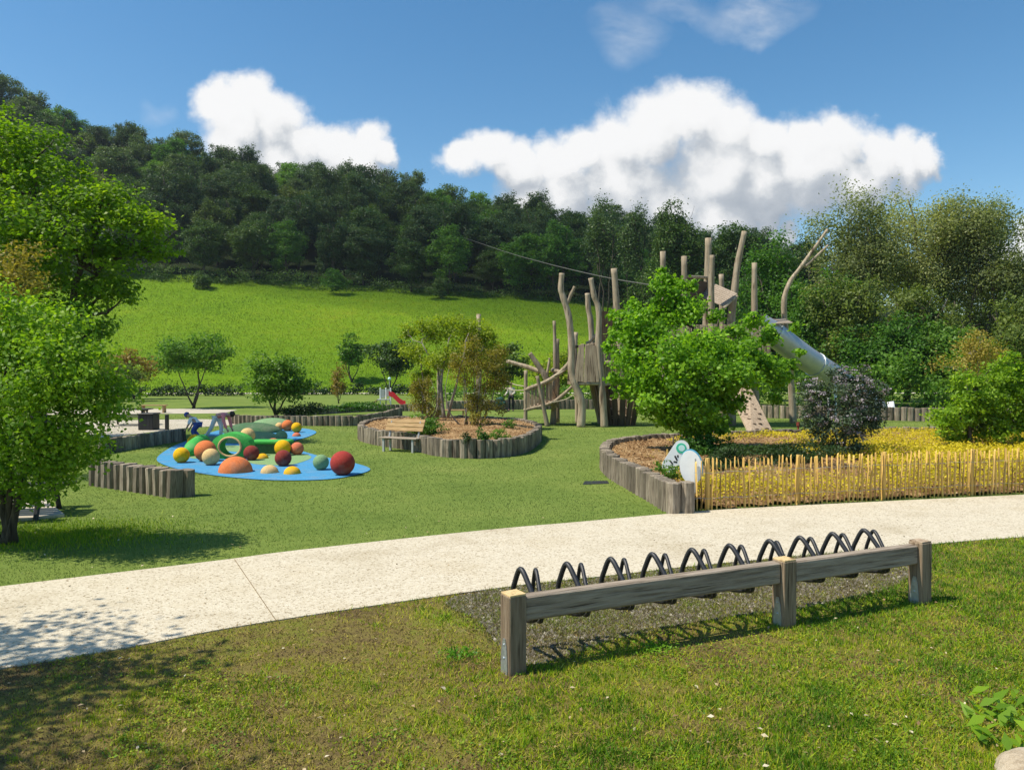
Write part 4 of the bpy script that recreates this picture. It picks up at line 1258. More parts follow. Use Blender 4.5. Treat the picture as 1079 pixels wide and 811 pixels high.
low_shrub('low dark green shrub in the raised bed behind the white signs', (4.7, 17.0, .3), (.95, .8, .38), 4200, 'hedge', 21, .055)
low_shrub('low dark green mat of leaves behind the picket fence, left of the lilac', (6.3, 17.6, .32), (1.3, .9, .34), 5200, 'hedge', 22, .055)
low_shrub('loose green plants around the foot of the bright tree in the raised bed', (5.2, 19.2, .38), (1.2, .7, .34), 2600, 'mid', 20, .07)
low_shrub('small dark leafed plant at the foot of the white signs', tuple(G(703, 499, .5))[:2] + (.38,), (.28, .25, .26), 700, 'mid', 23, .05)
p = G(445, 456, .5); low_shrub('spreading green shrub behind the bench in the round log bed', (p.x, p.y, .45), (.95, .8, .42), 3600, 'mid', 24, .07)
p = G(508, 463, .5); low_shrub('small round green plant in front of the amber shrub stems', (p.x, p.y - .3, .45), (.28, .25, .3), 700, 'mid', 25, .05)
p = G(527, 461, .5); low_shrub('low green plant right of the small round one in the round log bed', (p.x, p.y, .45), (.42, .3, .22), 800, 'mid', 26, .05)
p = G(492, 464.5, .5); low_shrub('tiny dark plant on the front rim of the round log bed', (p.x, p.y, .45), (.2, .18, .2), 400, 'hedge', 27, .045)
p = G(535, 451, .5); low_shrub('small green plant at the back right of the round log bed', (p.x, p.y, .45), (.3, .28, .28), 600, 'mid', 28, .05)
p = G(300, 441); low_shrub('dark ground hugging shrub in the back log bed under the bushy tree', (p.x + 1, p.y, .2), (2.2, .7, .4), 2600, 'hedge', 29, .1)
p = G(375, 437); low_shrub('low green plants in the back log bed, below the rust coloured sapling', (p.x, p.y, .2), (2.0, .6, .35), 2200, 'mid', 30, .1)

# ------------------------------------------------------------------ picket fence
root = thing('picket_fence', 'yellowish chestnut picket fence along the pale path', 'fence', fence_line[0])
fc = [Vector(p) for p in smooth_curve(fence_line, 12)]
seg = [0]
for a, b in zip(fc[:-1], fc[1:]):
    seg.append(seg[-1] + (b - a).length)
def along(t):
    k = min(max(int(np.searchsorted(seg, t)) - 1, 0), len(fc) - 2)
    a, b = fc[k], fc[k + 1]
    return a.lerp(b, (t - seg[k]) / (seg[k + 1] - seg[k])), math.atan2(b.y - a.y, b.x - a.x)


rg = np.random.default_rng(33)
pv = []
for i in range(6):
    mb = MB()
    w, d, h = rg.uniform(.036, .050), rg.uniform(.016, .024), .9
    pts = [(rg.normal(0, .006), rg.normal(0, .004), z) for z in (-.02, .3, .6, .87)] + [(rg.normal(0, .004), 0, .9)]
    mb.tube(pts, [w * .55, w * .55, w * .55, w * .5, w * .18], 6, flat=d / w)
    me = new_mesh('picket', np.concatenate(mb.v), mb.f); me.materials.append(M['chestnut'])
    pv.append(me)
n_p = 99
for i in range(n_p):
    p, a = along(min(.06 + i * .098, seg[-1] - .01))
    o = bpy.data.objects.new('picket', pv[int(rg.integers(6))]); COL.objects.link(o); o.parent = root
    o.location = p - fence_line[0] + Vector((0, 0, .02))
    o.rotation_euler = (rg.normal(0, .02), rg.normal(0, .025), a + rg.uniform(-.4, .4) + (3.14 if rg.random() < .5 else 0))
    o.scale = (rg.uniform(.85, 1.2), 1, rg.uniform(.96, 1.04))
for px in (746, 842, 932, 1025, 1118):
    q = G(px, np.interp(px, [731, 842, 932, 1079, 1250], [538.5, 532, 527, 520, 513.5]))
    mb = MB()
    mb.tube([(0, 0.05, -.05), (rg.normal(0, .01), .05, .5), (rg.normal(0, .015), .05, .93)], [.045, .043, .04], 8)
    o = mb.obj('post', M['chestnut'], root); o.location = q - fence_line[0]
for z in (.22, .68):
    mb = MB()
    mb.tube([p - fence_line[0] + Vector((0, -.014, z + .012 * math.sin(i * 1.7))) for i, p in enumerate(fc)], .0035, 5)
    mb.obj('wire', M['steel'], root)

# ------------------------------------------------------------------ signs at the end of the bed
sp = G(722, 506, .5)
def rounded(w, h, r, n=8):
    out = []
    for cx, cy, a0 in ((w / 2 - r, h / 2 - r, 0), (-w / 2 + r, h / 2 - r, 90), (-w / 2 + r, -h / 2 + r, 180), (w / 2 - r, -h / 2 + r, 270)):
        for i in range(n + 1):
            a = R(a0 + 90 * i / n); out.append((cx + r * math.cos(a), cy + r * math.sin(a)))
    return out


def plate(mb, outline, y0, y1, mat=0, cx=0, cz=0):
    n = len(outline)
    V = [(x + cx, y0, z + cz) for x, z in outline] + [(x + cx, y1, z + cz) for x, z in outline]
    mb.add(V, [tuple(range(n)), tuple(range(2 * n - 1, n - 1, -1))] + [(i, i + n, (i + 1) % n + n, (i + 1) % n) for i in range(n)], mat)


t = thing('info_sign', 'tilted white rounded sign with a green ring, leaning at the bed corner', 'sign', tuple(G(707, 497, .5)))
mb = MB(); plate(mb, rounded(.30, .72, .149), -.012, .012); f = mb.obj('sign_board', M['white'], t)
f.location = (.09, .0, .30); f.rotation_euler = (R(-6), R(33), R(-8))
mb = MB()
ring = [(.10 * math.cos(R(a)), .10 * math.sin(R(a))) for a in range(0, 360, 12)]
plate(mb, ring, -.020, -.0125, 0, 0, .2)
o = mb.obj('emblem', M['signgreen'], f)
mb = MB(); plate(mb, [(x * .62, y * .62) for x, y in ring], -.024, -.0205, 0, .005, .205); mb.obj('emblem_center', M['paleaqua'], o)
mb = MB()
for (x, z, w_, h_, r_) in ((.02, -.02, .10, .035, 30), (.05, -.09, .07, .03, -25), (-.01, -.14, .09, .03, 20), (.03, .03, .05, .03, 50)):
    mb.box((x, -.0145, z), (w_, .003, h_), (0, R(r_), 0))
mb.obj('dark_markings', M['black'], f)
mb = MB(); mb.tube([(0, .05, -.2), (0, .05, .42)], .018, 8); o = mb.obj('stake', M['chestnut'], t); o.location = (-.02, .2, 0)
t = thing('oval_sign', 'upright white oval sign with blue rim at the left end of the picket fence', 'sign', tuple(G(728, 508, .5)))
el = [(.195 * math.cos(R(a)), .30 * math.sin(R(a))) for a in range(0, 360, 8)]
mb = MB(); plate(mb, [(x * 1.03, y * 1.03) for x, y in el], .008, .026, 0, .012, .015); f = mb.obj('blue_rim', M['signblue'], t); f.location = (0, 0, .27); f.rotation_euler = (0, R(-8), R(-14))
mb = MB(); plate(mb, el, -.012, .0075); f = mb.obj('sign_board', M['white'], t); f.location = (0, 0, .27); f.rotation_euler = (0, R(-8), R(-14))
mb = MB(); mb.box((.07, -.03, .12), (.024, .014, .62), bev=.004); mb.obj('stake', M['grey'], t)
mb = MB(); mb.tube([(0, 0, -.1), (.01, 0, .55)], .022, 8); o = mb.obj('garden_stake', M['plank']); o.location = tuple(G(709, 484, .45))
tag(o, 'thin wooden stake standing in the mulch behind the white signs', 'stake')

# ------------------------------------------------------------------ bike rack
pL, pMd, pR = G(541, 707), G(823, 657), G(969, 634)
bd = (pR - pL); bd.z = 0; bl_ = bd.length; bd.normalize()
bn = Vector((-bd.y, bd.x, 0))                     # away from the camera
ang = math.atan2(bd.y, bd.x)
root = thing('bike_rack', 'low wooden bike rack with black wheel loops at the edge of the path', 'bike rack', pL, ang)
PW = .165
mid_t = (pMd - pL).dot(bd)
for i, (t_, hh) in enumerate(((0, .655), (mid_t, .655), (bl_, .665))):
    mb = MB(); mb.box((0, 0, hh / 2 - .03), (PW, PW if i else PW * .95, hh + .06 - .02), bev=.008)
    o = mb.obj('post', M['post'], root); o.location = (t_, 0, 0); o.rotation_euler = (0, 0, R((7, 2, 3)[i]))
    mb = MB(); mb.box((0, 0, hh - .004), (PW - .012, PW - .012, .018), bev=.003); mb.obj('end_grain', M['endgrain'] if i < 2 else M['plank'], o)
    for sgn in (-1, 1):
        mb = MB()
        ol = [(-.052, -.05), (.052, -.05), (.05, .10), (.036, .22), (.016, .29), (-.016, .29), (-.036, .22), (-.05, .10)]
        mbp = [(sgn * (PW / 2 + .0025), x, z) for x, z in ol] + [(sgn * (PW / 2 + .0085), x, z) for x, z in ol]
        m8 = len(ol)
        mb.add(mbp, [tuple(range(m8)), tuple(range(2 * m8 - 1, m8 - 1, -1))] + [(k, (k + 1) % m8, (k + 1) % m8 + m8, k + m8) for k in range(m8)])
        for z in (.13, .24):
            mb.dome((sgn * (PW / 2 + .009), 0, z), (.008, .011, .011), nu=8, nv=4)
        mb.obj('steel_bracket', M['steel'], o)
for a_, b_ in ((PW / 2 + .002, mid_t - PW / 2 - .002), (mid_t + PW / 2 + .002, bl_ - PW / 2 - .002)):
    mb = MB(); L_ = b_ - a_
    mb.box((0, 0, 0), (L_, .115, .205), bev=.012)
    o = mb.obj('beam', M['beam'], root); o.location = ((a_ + b_) / 2, .012, .525); o.rotation_euler = (0, R(-.2), 0)
n_slot = 10
t0, t1 = .20, bl_ - .50
for i in range(n_slot):
    tx = t0 + (t1 - t0) * i / (n_slot - 1)
    for j, (dx, yaw) in enumerate(((0, R(9)), (.135, R(-13)))):
        if abs(tx + dx - mid_t) < .03:
            dx += .05
        prof = [(-.21, -.20), (-.20, -.10), (-.165, .0), (-.108, .085), (-.058, .152), (-.024, .183), (0, .190), (.024, .183), (.058, .152), (.108, .085), (.165, .0), (.20, -.10), (.21, -.20), (.12, -.235), (0, -.24), (-.12, -.235)]
        mb = MB(); mb.tube(smooth_curve([(0, a_ * .92, b_) for a_, b_ in prof], 3, True), .0235 if j == 0 else .019, 8, closed=True)
        o = mb.obj('wheel_loop', M['rubber'], root, smooth=True)
        o.location = (tx + dx, .075 + .19, .575 + (.0 if j == 0 else -.02)); o.rotation_euler = (R(-8), 0, yaw)
mb = MB(); mb.tube([(.1, .10, .40), (bl_ - .1, .10, .40)], .016, 8); mb.obj('rear_bar', M['rubber'], root)

# stone and big leaved plant in the near right corner
q = G(1116, 836)
rg = np.random.default_rng(44)
mb = MB(); mb.dome((0, 0, -.02), (.34, .46, .17), nu=26, nv=14)
V = np.concatenate(mb.v); V += np.array([mnoise.noise((a * 5, b * 5, c * 5)) * .05 for a, b, c in V])[:, None] * unit(V)
o = link('boulder', new_mesh('boulder', V, mb.f, smooth=True), M['rock']); o.location = (q.x + .05, q.y + .02, 0); tag(o, 'pale rounded stone in the near right corner of the grass', 'stone')
C, Nn, Lz, T = [], [], [], []
for i in range(60):
    pp = G(rg.uniform(1010, 1095), rg.uniform(742, 806)); pp.z = rg.uniform(.03, .13)
    if pp.x > q.x + .1 and pp.y < q.y + .2: continue
    if (G(1035, 770) - pp).x > .15 : continue
    C.append(pp); Nn.append((rg.normal(-.1, .5), rg.normal(-.3, .4), 1)); Lz.append(rg.uniform(.08, .20)); T.append(np.clip(rg.normal(.5, .2), 0, 1))
C = np.array([tuple(c) for c in C]); Lz = np.array(Lz)
base = Vector(tuple(C.mean(0))); base.z = 0
o = link('broadleaf_plant', leaf_mesh('weed', C - np.array(tuple(base)), np.array(Nn), Lz, Lz * .42, T, rg), LF['fresh']); o.location = base; tag(o, 'broad leaved green weed growing beside the corner stone', 'plant')
for (px, py, s) in ((487, 692, .09), (690, 641 + 45, .10)):
    rg2 = np.random.default_rng(px)
    C = rg2.normal(0, 1, (260, 3)) * np.array([s, s * .8, .02]) + np.array([0, 0, .035]); Lz = rg2.uniform(.02, .05, 260)
    o = link('broadleaf_plant', leaf_mesh('weed', C, rg2.normal(0, .6, (260, 3)) + np.array([0, 0, .6]), Lz, Lz * .4, rg2.random(260), rg2), LF['bright']); o.location = G(px, py)
    o['kind'] = 'stuff'

# ------------------------------------------------------------------ rubber balls and mounds of the play surface
def ball(px, base_py, rpx, mat, label, kind='ball', squash=1.0, lift=0.0):
    """a ball: centre column px, ground contact row base_py, radius in photo pixels"""
    p = G(px, base_py, .02 + lift)
    r = rpx / F * p.y
    p.y += r * .35
    mb = MB()
    if kind == 'dome':
        mb.dome((0, 0, -.01), (r, r, r * squash), lo=0, nu=36, nv=12)
    else:
        mb.dome((0, 0, r * .94), (r, r, r), nu=36, nv=20)
    o = mb.obj('rubber_dome' if kind == 'dome' else 'rubber_ball', M[mat], smooth=True)
    o.location = (p.x, p.y, .02 + lift)
    return tag(o, label, 'dome' if kind == 'dome' else 'ball')


ball(190, 487.5, 8.3, 'yellow', 'yellow orange rubber ball at the left tip of the blue surface')
ball(215, 486, 11.3, 'orange', 'large orange rubber ball partly hidden by a cream ball')
ball(221, 490, 9, 'cream', 'cream rubber ball in front of the large orange ball')
ball(246, 497.5, 17.5, 'orange', 'wide orange dome, the largest dome on the blue surface', 'dome', .95)
ball(264, 485, 8.1, 'maroon', 'maroon ball just right of the round green tunnel')
ball(283, 498, 9.3, 'cream', 'low cream dome at the front of the blue surface', 'dome', .9)
ball(307, 499, 9, 'yellow', 'low yellow dome at the front, right of the cream dome', 'dome', .9)
ball(297.5, 491, 8.7, 'maroon', 'maroon ball below the bright yellow ball, right of the middle')
ball(297, 480, 8.5, 'yellow', 'bright yellow ball behind the right maroon ball')
ball(312.5, 479.3, 6.9, 'salmon', 'salmon ball at the right of the bright yellow ball')
ball(337.5, 495, 8.3, 'sageball', 'sage green ball left of the big red ball')
ball(360, 500.5, 13, 'redball', 'big brick red ball at the right tip of the blue surface')
ball(276, 483, 6.2, 'yellow', 'small yellow dome beside the green strip, in the middle', 'dome', .9)
ball(287, 470.5, 9, 'salmon', 'orange dome behind the bright yellow ball', 'dome', 1.0)
ball(296, 465.5, 6.2, 'sageball', 'sage green ball behind the orange dome')
ball(302.5, 454, 6, 'orange', 'orange ball in the far lobe of the surface, between cream and yellow')
ball(294, 453.5, 4.4, 'cream', 'small cream ball farthest back, left of the far orange ball')
ball(312, 455.5, 5.4, 'yellow', 'yellow ball in the far lobe of the surface')
ball(312, 459.5, 4.6, 'salmon', 'tiny salmon dome below the far yellow ball', 'dome', .9)
ball(204, 469, 8.5, 'yellow', 'yellow dome under the hands of the child in blue', 'dome', 1.4)

# green caterpillar mound and tunnel
def mound(name, label, mat, pts, rad, flat=.9):
    mb = MB()
    mb.tube(smooth_curve(pts, 5), np.interp(np.linspace(0, 1, (len(pts) - 1) * 5 + 1), np.linspace(0, 1, len(rad)), rad), 20, flat=flat)
    o = mb.obj(name, M[mat], smooth=True, origin=(pts[0][0], pts[0][1], 0))
    return tag(o, label, 'play mound')


a, b = G(192, 481.5), G(214, 471)
mound('green_mound', 'sloping bright green rubber ridge at the left of the surface', 'green', [(a.x - .1, a.y - .2, .02), (a.x + .1, a.y + .2, .10), ((a.x + b.x) / 2, (a.y + b.y) / 2, .15), (b.x - .05, b.y, .22), (b.x + .05, b.y + .3, .18)], [.10, .20, .24, .22, .10])
t = thing('tunnel_mound', 'bright green play tunnel with a round opening, on the surface', 'play tunnel', G(243, 484))
mb = MB()
yr = G(243, 484).y
ro, ri = .45, .255
cz_ = .36
ringo, ringi = [], []
NS = 40
for i in range(NS):
    a = 2 * math.pi * i / NS
    ringo.append((ro * 1.22 * math.cos(a), max(.0, cz_ + ro * math.sin(a) * .86)))
    ringi.append((ri * 1.18 * math.cos(a), cz_ + ri * math.sin(a)))
for (yo, sc_) in ((0, 1),):
    V = [(x, 0, z) for x, z in ringo] + [(x, -.05, z) for x, z in ringi] + [(x, .42, z) for x, z in ringi] + [(x * 1.0, .42, z) for x, z in ringo]
    Fq = []
    for i in range(NS):
        j = (i + 1) % NS
        Fq += [(i, j, NS + j, NS + i), (NS + i, NS + j, 2 * NS + j, 2 * NS + i), (2 * NS + i, 2 * NS + j, 3 * NS + j, 3 * NS + i), (3 * NS + i, 3 * NS + j, j, i)]
    mb.add(V, Fq)
mb.obj('tunnel_body', M['green'], t, smooth=False)
mb = MB(); mb.tube([(x * 1.03, -.06, cz_ + (z - cz_) * 1.03) for x, z in ringi], .03, 8, closed=True); mb.obj('opening_rim', M['cream'], t, smooth=True)
mb = MB(); mb.dome((0, 0, 0), (1.25, 1.1, .34), lo=0, nu=40, nv=10); o = mb.obj('climbing_mound', M['sage'], smooth=True); o.location = tuple(G(262, 464.5)); tag(o, 'broad sage green mound behind the tunnel', 'play mound')
mb = MB(); mb.dome((0, 0, 0), (1.15, 1.1, .40), lo=0, nu=40, nv=10); o = mb.obj('climbing_mound', M['forestgreen'], smooth=True); o.location = tuple(G(266, 455.5)); tag(o, 'dark green mound with the crawling child at its left', 'play mound')
mb = MB(); mb.dome((0, 0, 0), (1.0, .9, .46), lo=0, nu=32, nv=10); o = mb.obj('climbing_mound', M['sageball'], smooth=True); o.location = tuple(G(287, 451.5)); tag(o, 'pale sage mound farthest back beside the small cream ball', 'play mound')
mb = MB(); mb.dome((0, 0, 0), (.9, .7, .16), lo=0, nu=32, nv=10); o = mb.obj('climbing_mound', M['sageball'], smooth=True); o.location = tuple(G(224, 464)); tag(o, 'low pale green mound under the feet of the child in pink', 'play mound')
ball(260, 466, 7.8, 'cream', 'cream ball resting on the sage mound above the tunnel', lift=.40)
t = thing('balance_strip', 'bright green raised strip with dark front, right of the tunnel', 'play block', G(283, 479.5))
mb = MB(); mb.box((0, .35, .37), (1.15, .6, .10), bev=.03); mb.obj('top', M['green'], t, smooth=False)
mb = MB(); mb.box((0, .37, .17), (1.05, .5, .32), bev=.02); mb.obj('side', M['forestgreen'], t)

# ------------------------------------------------------------------ people
def skin_body(name, joints, bones, mat, parent=None, sub=2):
    me = bpy.data.meshes.new(name)
    me.from_pydata([j[0] for j in joints], bones, [])
    o = bpy.data.objects.new(name, me); COL.objects.link(o)
    me.materials.append(mat)
    if parent: o.parent = parent
    sk = o.modifiers.new('skin', 'SKIN'); sk.use_smooth_shade = True
    for i, j in enumerate(joints):
        r = j[1]
        me.skin_vertices[0].data[i].radius = r if isinstance(r, tuple) else (r, r)
        me.skin_vertices[0].data[i].use_root = (i == 0)
    s = o.modifiers.new('sub', 'SUBSURF'); s.levels = sub; s.render_levels = sub
    return o


def person(label, loc, rotz, J, scale, top, legs, shoes, hair=True, skirt=False, longsleeve=True):
    """J: named joints in metres for a 1.7 m figure"""
    t = thing('person', label, 'person', loc, rotz)
    t.scale = (scale,) * 3
    nm = ['pelvis', 'waist', 'chest', 'neck', 'head0', 'head1', 'shL', 'elL', 'wrL', 'haL', 'shR', 'elR', 'wrR', 'haR', 'hipL', 'knL', 'anL', 'toL', 'hipR', 'knR', 'anR', 'toR']
    rad = [(.12, .10), (.115, .09), (.13, .10), .05, .075, .085, .055, .042, .03, .032, .055, .042, .03, .032, .085, .06, .042, .04, .085, .06, .042, .04]
    ix = {n_: i for i, n_ in enumerate(nm)}
    bones = [('pelvis', 'waist'), ('waist', 'chest'), ('chest', 'neck'), ('neck', 'head0'), ('head0', 'head1'), ('chest', 'shL'), ('shL', 'elL'), ('elL', 'wrL'), ('wrL', 'haL'), ('chest', 'shR'), ('shR', 'elR'), ('elR', 'wrR'), ('wrR', 'haR'),
             ('pelvis', 'hipL'), ('hipL', 'knL'), ('knL', 'anL'), ('anL', 'toL'), ('pelvis', 'hipR'), ('hipR', 'knR'), ('knR', 'anR'), ('anR', 'toR')]
    skin_body('body', [(J[n_], rad[ix[n_]]) for n_ in nm], [(ix[a], ix[b]) for a, b in bones], M['skin'], t)
    # hands: four fingers and a thumb each, rooted in the palm
    for s_ in 'LR':
        ha, wr = Vector(J['ha' + s_]), Vector(J['wr' + s_])
        d = (ha - wr).normalized(); side_ = d.cross(Vector((0, 1, .2))).normalized()
        mb = MB()
        for k, ln in enumerate((.06, .07, .066, .05)):
            o_ = side_ * (.012 * (k - 1.5) * 1.4)
            mb.tube([ha + o_, ha + o_ * 1.2 + d * ln * .6 , ha + o_ * 1.2 + d * ln + Vector((0, .01, 0))], [.010, .009, .007], 6)
        mb.tube([ha - d * .03, ha - d * .005 + side_ * .05, ha + d * .03 + side_ * .055], [.011, .010, .008], 6)
        mb.obj('fingers', M['skin'], t, smooth=True)
    def wear(name, names, bn_, mat, grow):
        idx = {n_: i for i, n_ in enumerate(names)}
        js = []
        for n_ in names:
            r = rad[ix[n_]]
            js.append((J[n_], (r[0] + grow, r[1] + grow) if isinstance(r, tuple) else r + grow))
        skin_body(name, js, [(idx[a], idx[b]) for a, b in bn_], mat, t)
    arm = ['shL', 'elL', 'wrL', 'shR', 'elR', 'wrR'] if longsleeve else ['shL', 'elL', 'shR', 'elR']
    wear('shirt', ['waist', 'chest', 'pelvis'] + arm, [('waist', 'chest'), ('waist', 'pelvis'), ('chest', 'shL'), ('shL', 'elL'), ('chest', 'shR'), ('shR', 'elR')] + ([('elL', 'wrL'), ('elR', 'wrR')] if longsleeve else []), top, .022)
    wear('trousers', ['pelvis', 'hipL', 'knL', 'anL', 'hipR', 'knR', 'anR'], [('pelvis', 'hipL'), ('hipL', 'knL'), ('knL', 'anL'), ('pelvis', 'hipR'), ('hipR', 'knR'), ('knR', 'anR')], legs, .018)
    for s_ in 'LR':
        a, b = Vector(J['an' + s_]), Vector(J['to' + s_])
        mb = MB(); mb.tube([a + (a - b).normalized() * .06 - Vector((0, 0, .02)), a.lerp(b, .4) - Vector((0, 0, .015)), b, b + (b - a).normalized() * .05], [.04, .05, .05, .03], 10, flat=.9)
        mb.obj('shoe', shoes, t, smooth=True)
    h0, h1 = Vector(J['head0']), Vector(J['head1'])
    d = (h1 - h0).normalized()
    c = h0.lerp(h1, .75)
    fwd = Vector(J.get('face', (0, -1, 0))); fwd = (fwd - d * fwd.dot(d)).normalized(); rt = fwd.cross(d)
    mb = MB(); mb.dome((0, 0, 0), (.105, .115, .12), lo=-12, nu=20, nv=8)
    o = mb.obj('hair', hair if hair is not True else M['hair'], t, smooth=True)
    o.matrix_local = Matrix.Translation(c - fwd * .015 + d * .01) @ Matrix((rt, -fwd, d)).transposed().to_4x4()
    mb = MB(); mb.tube([c + fwd * .075, c + fwd * .115 - d * .03], [.012, .016], 6); mb.obj('nose', M['skin'], t)
    mb = MB()
    for s_ in (-1, 1):
        mb.dome(c + fwd * .088 + rt * .032 * s_ + d * .012, (.009, .009, .009), nu=8, nv=6)
    mb.obj('eyes', M['black'], t)
    mb = MB()
    for s_ in (-1, 1):
        mb.dome(c + rt * .095 * s_ - d * .01, (.014, .02, .03), nu=8, nv=6)
    mb.obj('ears', M['skin'], t)
    mb = MB(); mb.tube([c + fwd * .088 - d * .062 - rt * .02, c + fwd * .093 - d * .064, c + fwd * .088 - d * .062 + rt * .02], .005, 5); mb.obj('mouth', M['maroon'], t)
    return t


JB = dict(pelvis=(0, .0, .86), waist=(.16, 0, .93), chest=(.36, 0, .93), neck=(.50, 0, .92), head0=(.57, 0, .93), head1=(.70, 0, .95), face=(.5, 0, -1),
          shL=(.40, .16, .91), elL=(.44, .19, .64), wrL=(.52, .17, .42), haL=(.55, .17, .35), shR=(.40, -.16, .91), elR=(.46, -.19, .64), wrR=(.56, -.17, .42), haR=(.60, -.17, .35),
          hipL=(-.02, .09, .80), knL=(.12, .10, .44), anL=(.06, .10, .08), toL=(.20, .10, .03), hipR=(-.02, -.09, .80), knR=(-.18, -.10, .44), anR=(-.42, -.10, .12), toR=(-.30, -.10, .02))
p = G(229, 463.5)
person('child in pink top and pale trousers bending forward onto the mound', (p.x, p.y, .04), R(-18), JB, .94, M['pink'], M['whitecloth'], M['whitecloth'])
JC = dict(JB); JC.update(pelvis=(0, 0, .70), waist=(.06, 0, .80), chest=(.20, 0, .92), neck=(.31, 0, .98), head0=(.37, 0, 1.0), head1=(.48, 0, 1.05), face=(.6, 0, -.8),
          shL=(.22, .16, .90), elL=(.30, .19, .66), wrL=(.40, .17, .50), haL=(.45, .17, .45), shR=(.22, -.16, .90), elR=(.32, -.19, .66), wrR=(.42, -.17, .48), haR=(.46, -.17, .42),
          hipL=(0, .09, .66), knL=(.20, .10, .38), anL=(.02, .10, .08), toL=(.15, .10, .03), hipR=(0, -.09, .66), knR=(.20, -.1, .40), anR=(-.08, -.10, .09), toR=(.05, -.1, .03))
p = G(208.5, 464.5)
person('small child in white and blue crouching behind the yellow dome', (p.x, p.y, .02), R(176), JC, .86, M['whitecloth'], M['bluecloth'], M['black'], hair=M['bluecloth'], longsleeve=False)
JA = dict(pelvis=(0, 0, .95), waist=(0, 0, 1.10), chest=(0, -.01, 1.30), neck=(0, -.02, 1.47), head0=(0, -.02, 1.55), head1=(0, -.03, 1.66), face=(-1, -.3, 0),
          shL=(-.18, 0, 1.38), elL=(-.25, -.10, 1.12), wrL=(-.36, -.22, .98), haL=(-.40, -.26, .97), shR=(.18, 0, 1.38), elR=(.22, -.06, 1.12), wrR=(.05, -.24, 1.02), haR=(.0, -.28, 1.0),
          hipL=(-.09, 0, .90), knL=(-.11, -.03, .48), anL=(-.12, .02, .08), toL=(-.16, -.10, .03), hipR=(.09, 0, .90), knR=(.11, -.03, .48), anR=(.13, .03, .08), toR=(.12, -.10, .03))
p = G(538.5, 433)
person('adult in pale top and black trousers standing with a stroller on the far lawn', (p.x, p.y, 0), 0, JA, 1.0, M['beigecloth'], M['blackcloth'], M['black'])
q = G(528, 433.5)
t = thing('stroller', 'dark green baby stroller beside the adult on the far lawn', 'stroller', (q.x, q.y, 0))
mb = MB(); mb.dome((-.05, 0, .68), (.27, .2, .22), lo=-10, nu=20, nv=10); mb.obj('hood', M['teal'], t, smooth=True)
mb = MB(); mb.box((-.02, 0, .52), (.6, .42, .2), bev=.06); mb.obj('seat', M['teal'], t)
mb = MB()
for s_ in (-.2, .2):
    mb.tube([(.55, s_, 1.0), (.2, s_, .5), (-.28, s_, .14)], .014, 6); mb.tube([(.1, s_, .55), (.3, s_, .14)], .014, 6)
mb.tube([(.55, -.2, 1.0), (.55, .2, 1.0)], .016, 6)
mb.obj('frame', M['black'], t)
for x_ in (-.28, .3):
    for y_ in (-.22, .22):
        mb = MB(); mb.tube([(.11 * math.cos(R(a)), 0, .11 * math.sin(R(a))) for a in range(0, 360, 24)], .022, 6, closed=True); mb.tube([(-.1, 0, 0), (.1, 0, 0)], .01, 5); mb.tube([(0, 0, -.1), (0, 0, .1)], .01, 5)
        o = mb.obj('wheel', M['black'], t, smooth=True); o.location = (x_, y_, .135)

# ------------------------------------------------------------------ wooden climbing tower on stilts, left half
def logpost(parent, pts, r0, r1=None, name='post', mat='robinia', base=None, n=10, cut=True):
    """bent debarked log through photo points (px, py, distance)"""
    P = [A(*p) for p in pts]
    if cut:
        P[0].z = -.05
    P = smooth_curve(P, 5)
    r1 = r0 * .8 if r1 is None else r1
    rad = [r0 + (r1 - r0) * i / (len(P) - 1) * 1.0 + .008 * math.sin(i * 1.3) for i in range(len(P))]
    mb = MB(); mb.tube(P, rad, n)
    v = np.concatenate(mb.v) - np.array(tuple(base))
    return link(name, new_mesh(name, v, mb.f, smooth=True), M[mat], parent)


def barp(mb, a, b, r, n=8):
    mb.tube([Vector(a), Vector(b)], r, n)


tb = Vector(tuple(G(620, 450)))
T1 = thing('climbing_tower', 'wooden climbing tower of bent logs with slanted plank cabin, right of the walkway', 'play tower', tb)
D1 = 33.8
logpost(T1, [(612, 450, D1), (613, 425, D1), (606, 405, D1), (602, 388, D1), (602.5, 366, D1), (599.5, 335, D1), (594, 315, D1), (591, 304, D1), (592, 288, D1)], .19, .12, base=tb)
logpost(T1, [(597, 320, D1), (601, 312, D1), (605.5, 302, D1)], .10, .07, 'branch', base=tb, cut=False)
logpost(T1, [(637, 449.5, D1), (635.5, 426, D1), (632.5, 394, D1), (630.5, 365, D1), (631, 328, D1), (626, 312, D1), (622.5, 293, D1)], .17, .11, base=tb)
logpost(T1, [(634, 446, 36), (630, 430, 36), (624.5, 405, 36), (624, 370, 36), (622.5, 340, 36), (620, 325, 36), (619, 309, 36)], .17, .12, base=tb)
logpost(T1, [(655.5, 447.5, 35), (654.5, 420, 35), (653.5, 370, 35), (650, 325, 35), (647, 283, 35)], .17, .14, base=tb)
logpost(T1, [(609, 445.5, 36.5), (608, 420, 36.5), (606, 380, 36.5), (607, 350, 36.5)], .13, .1, base=tb)
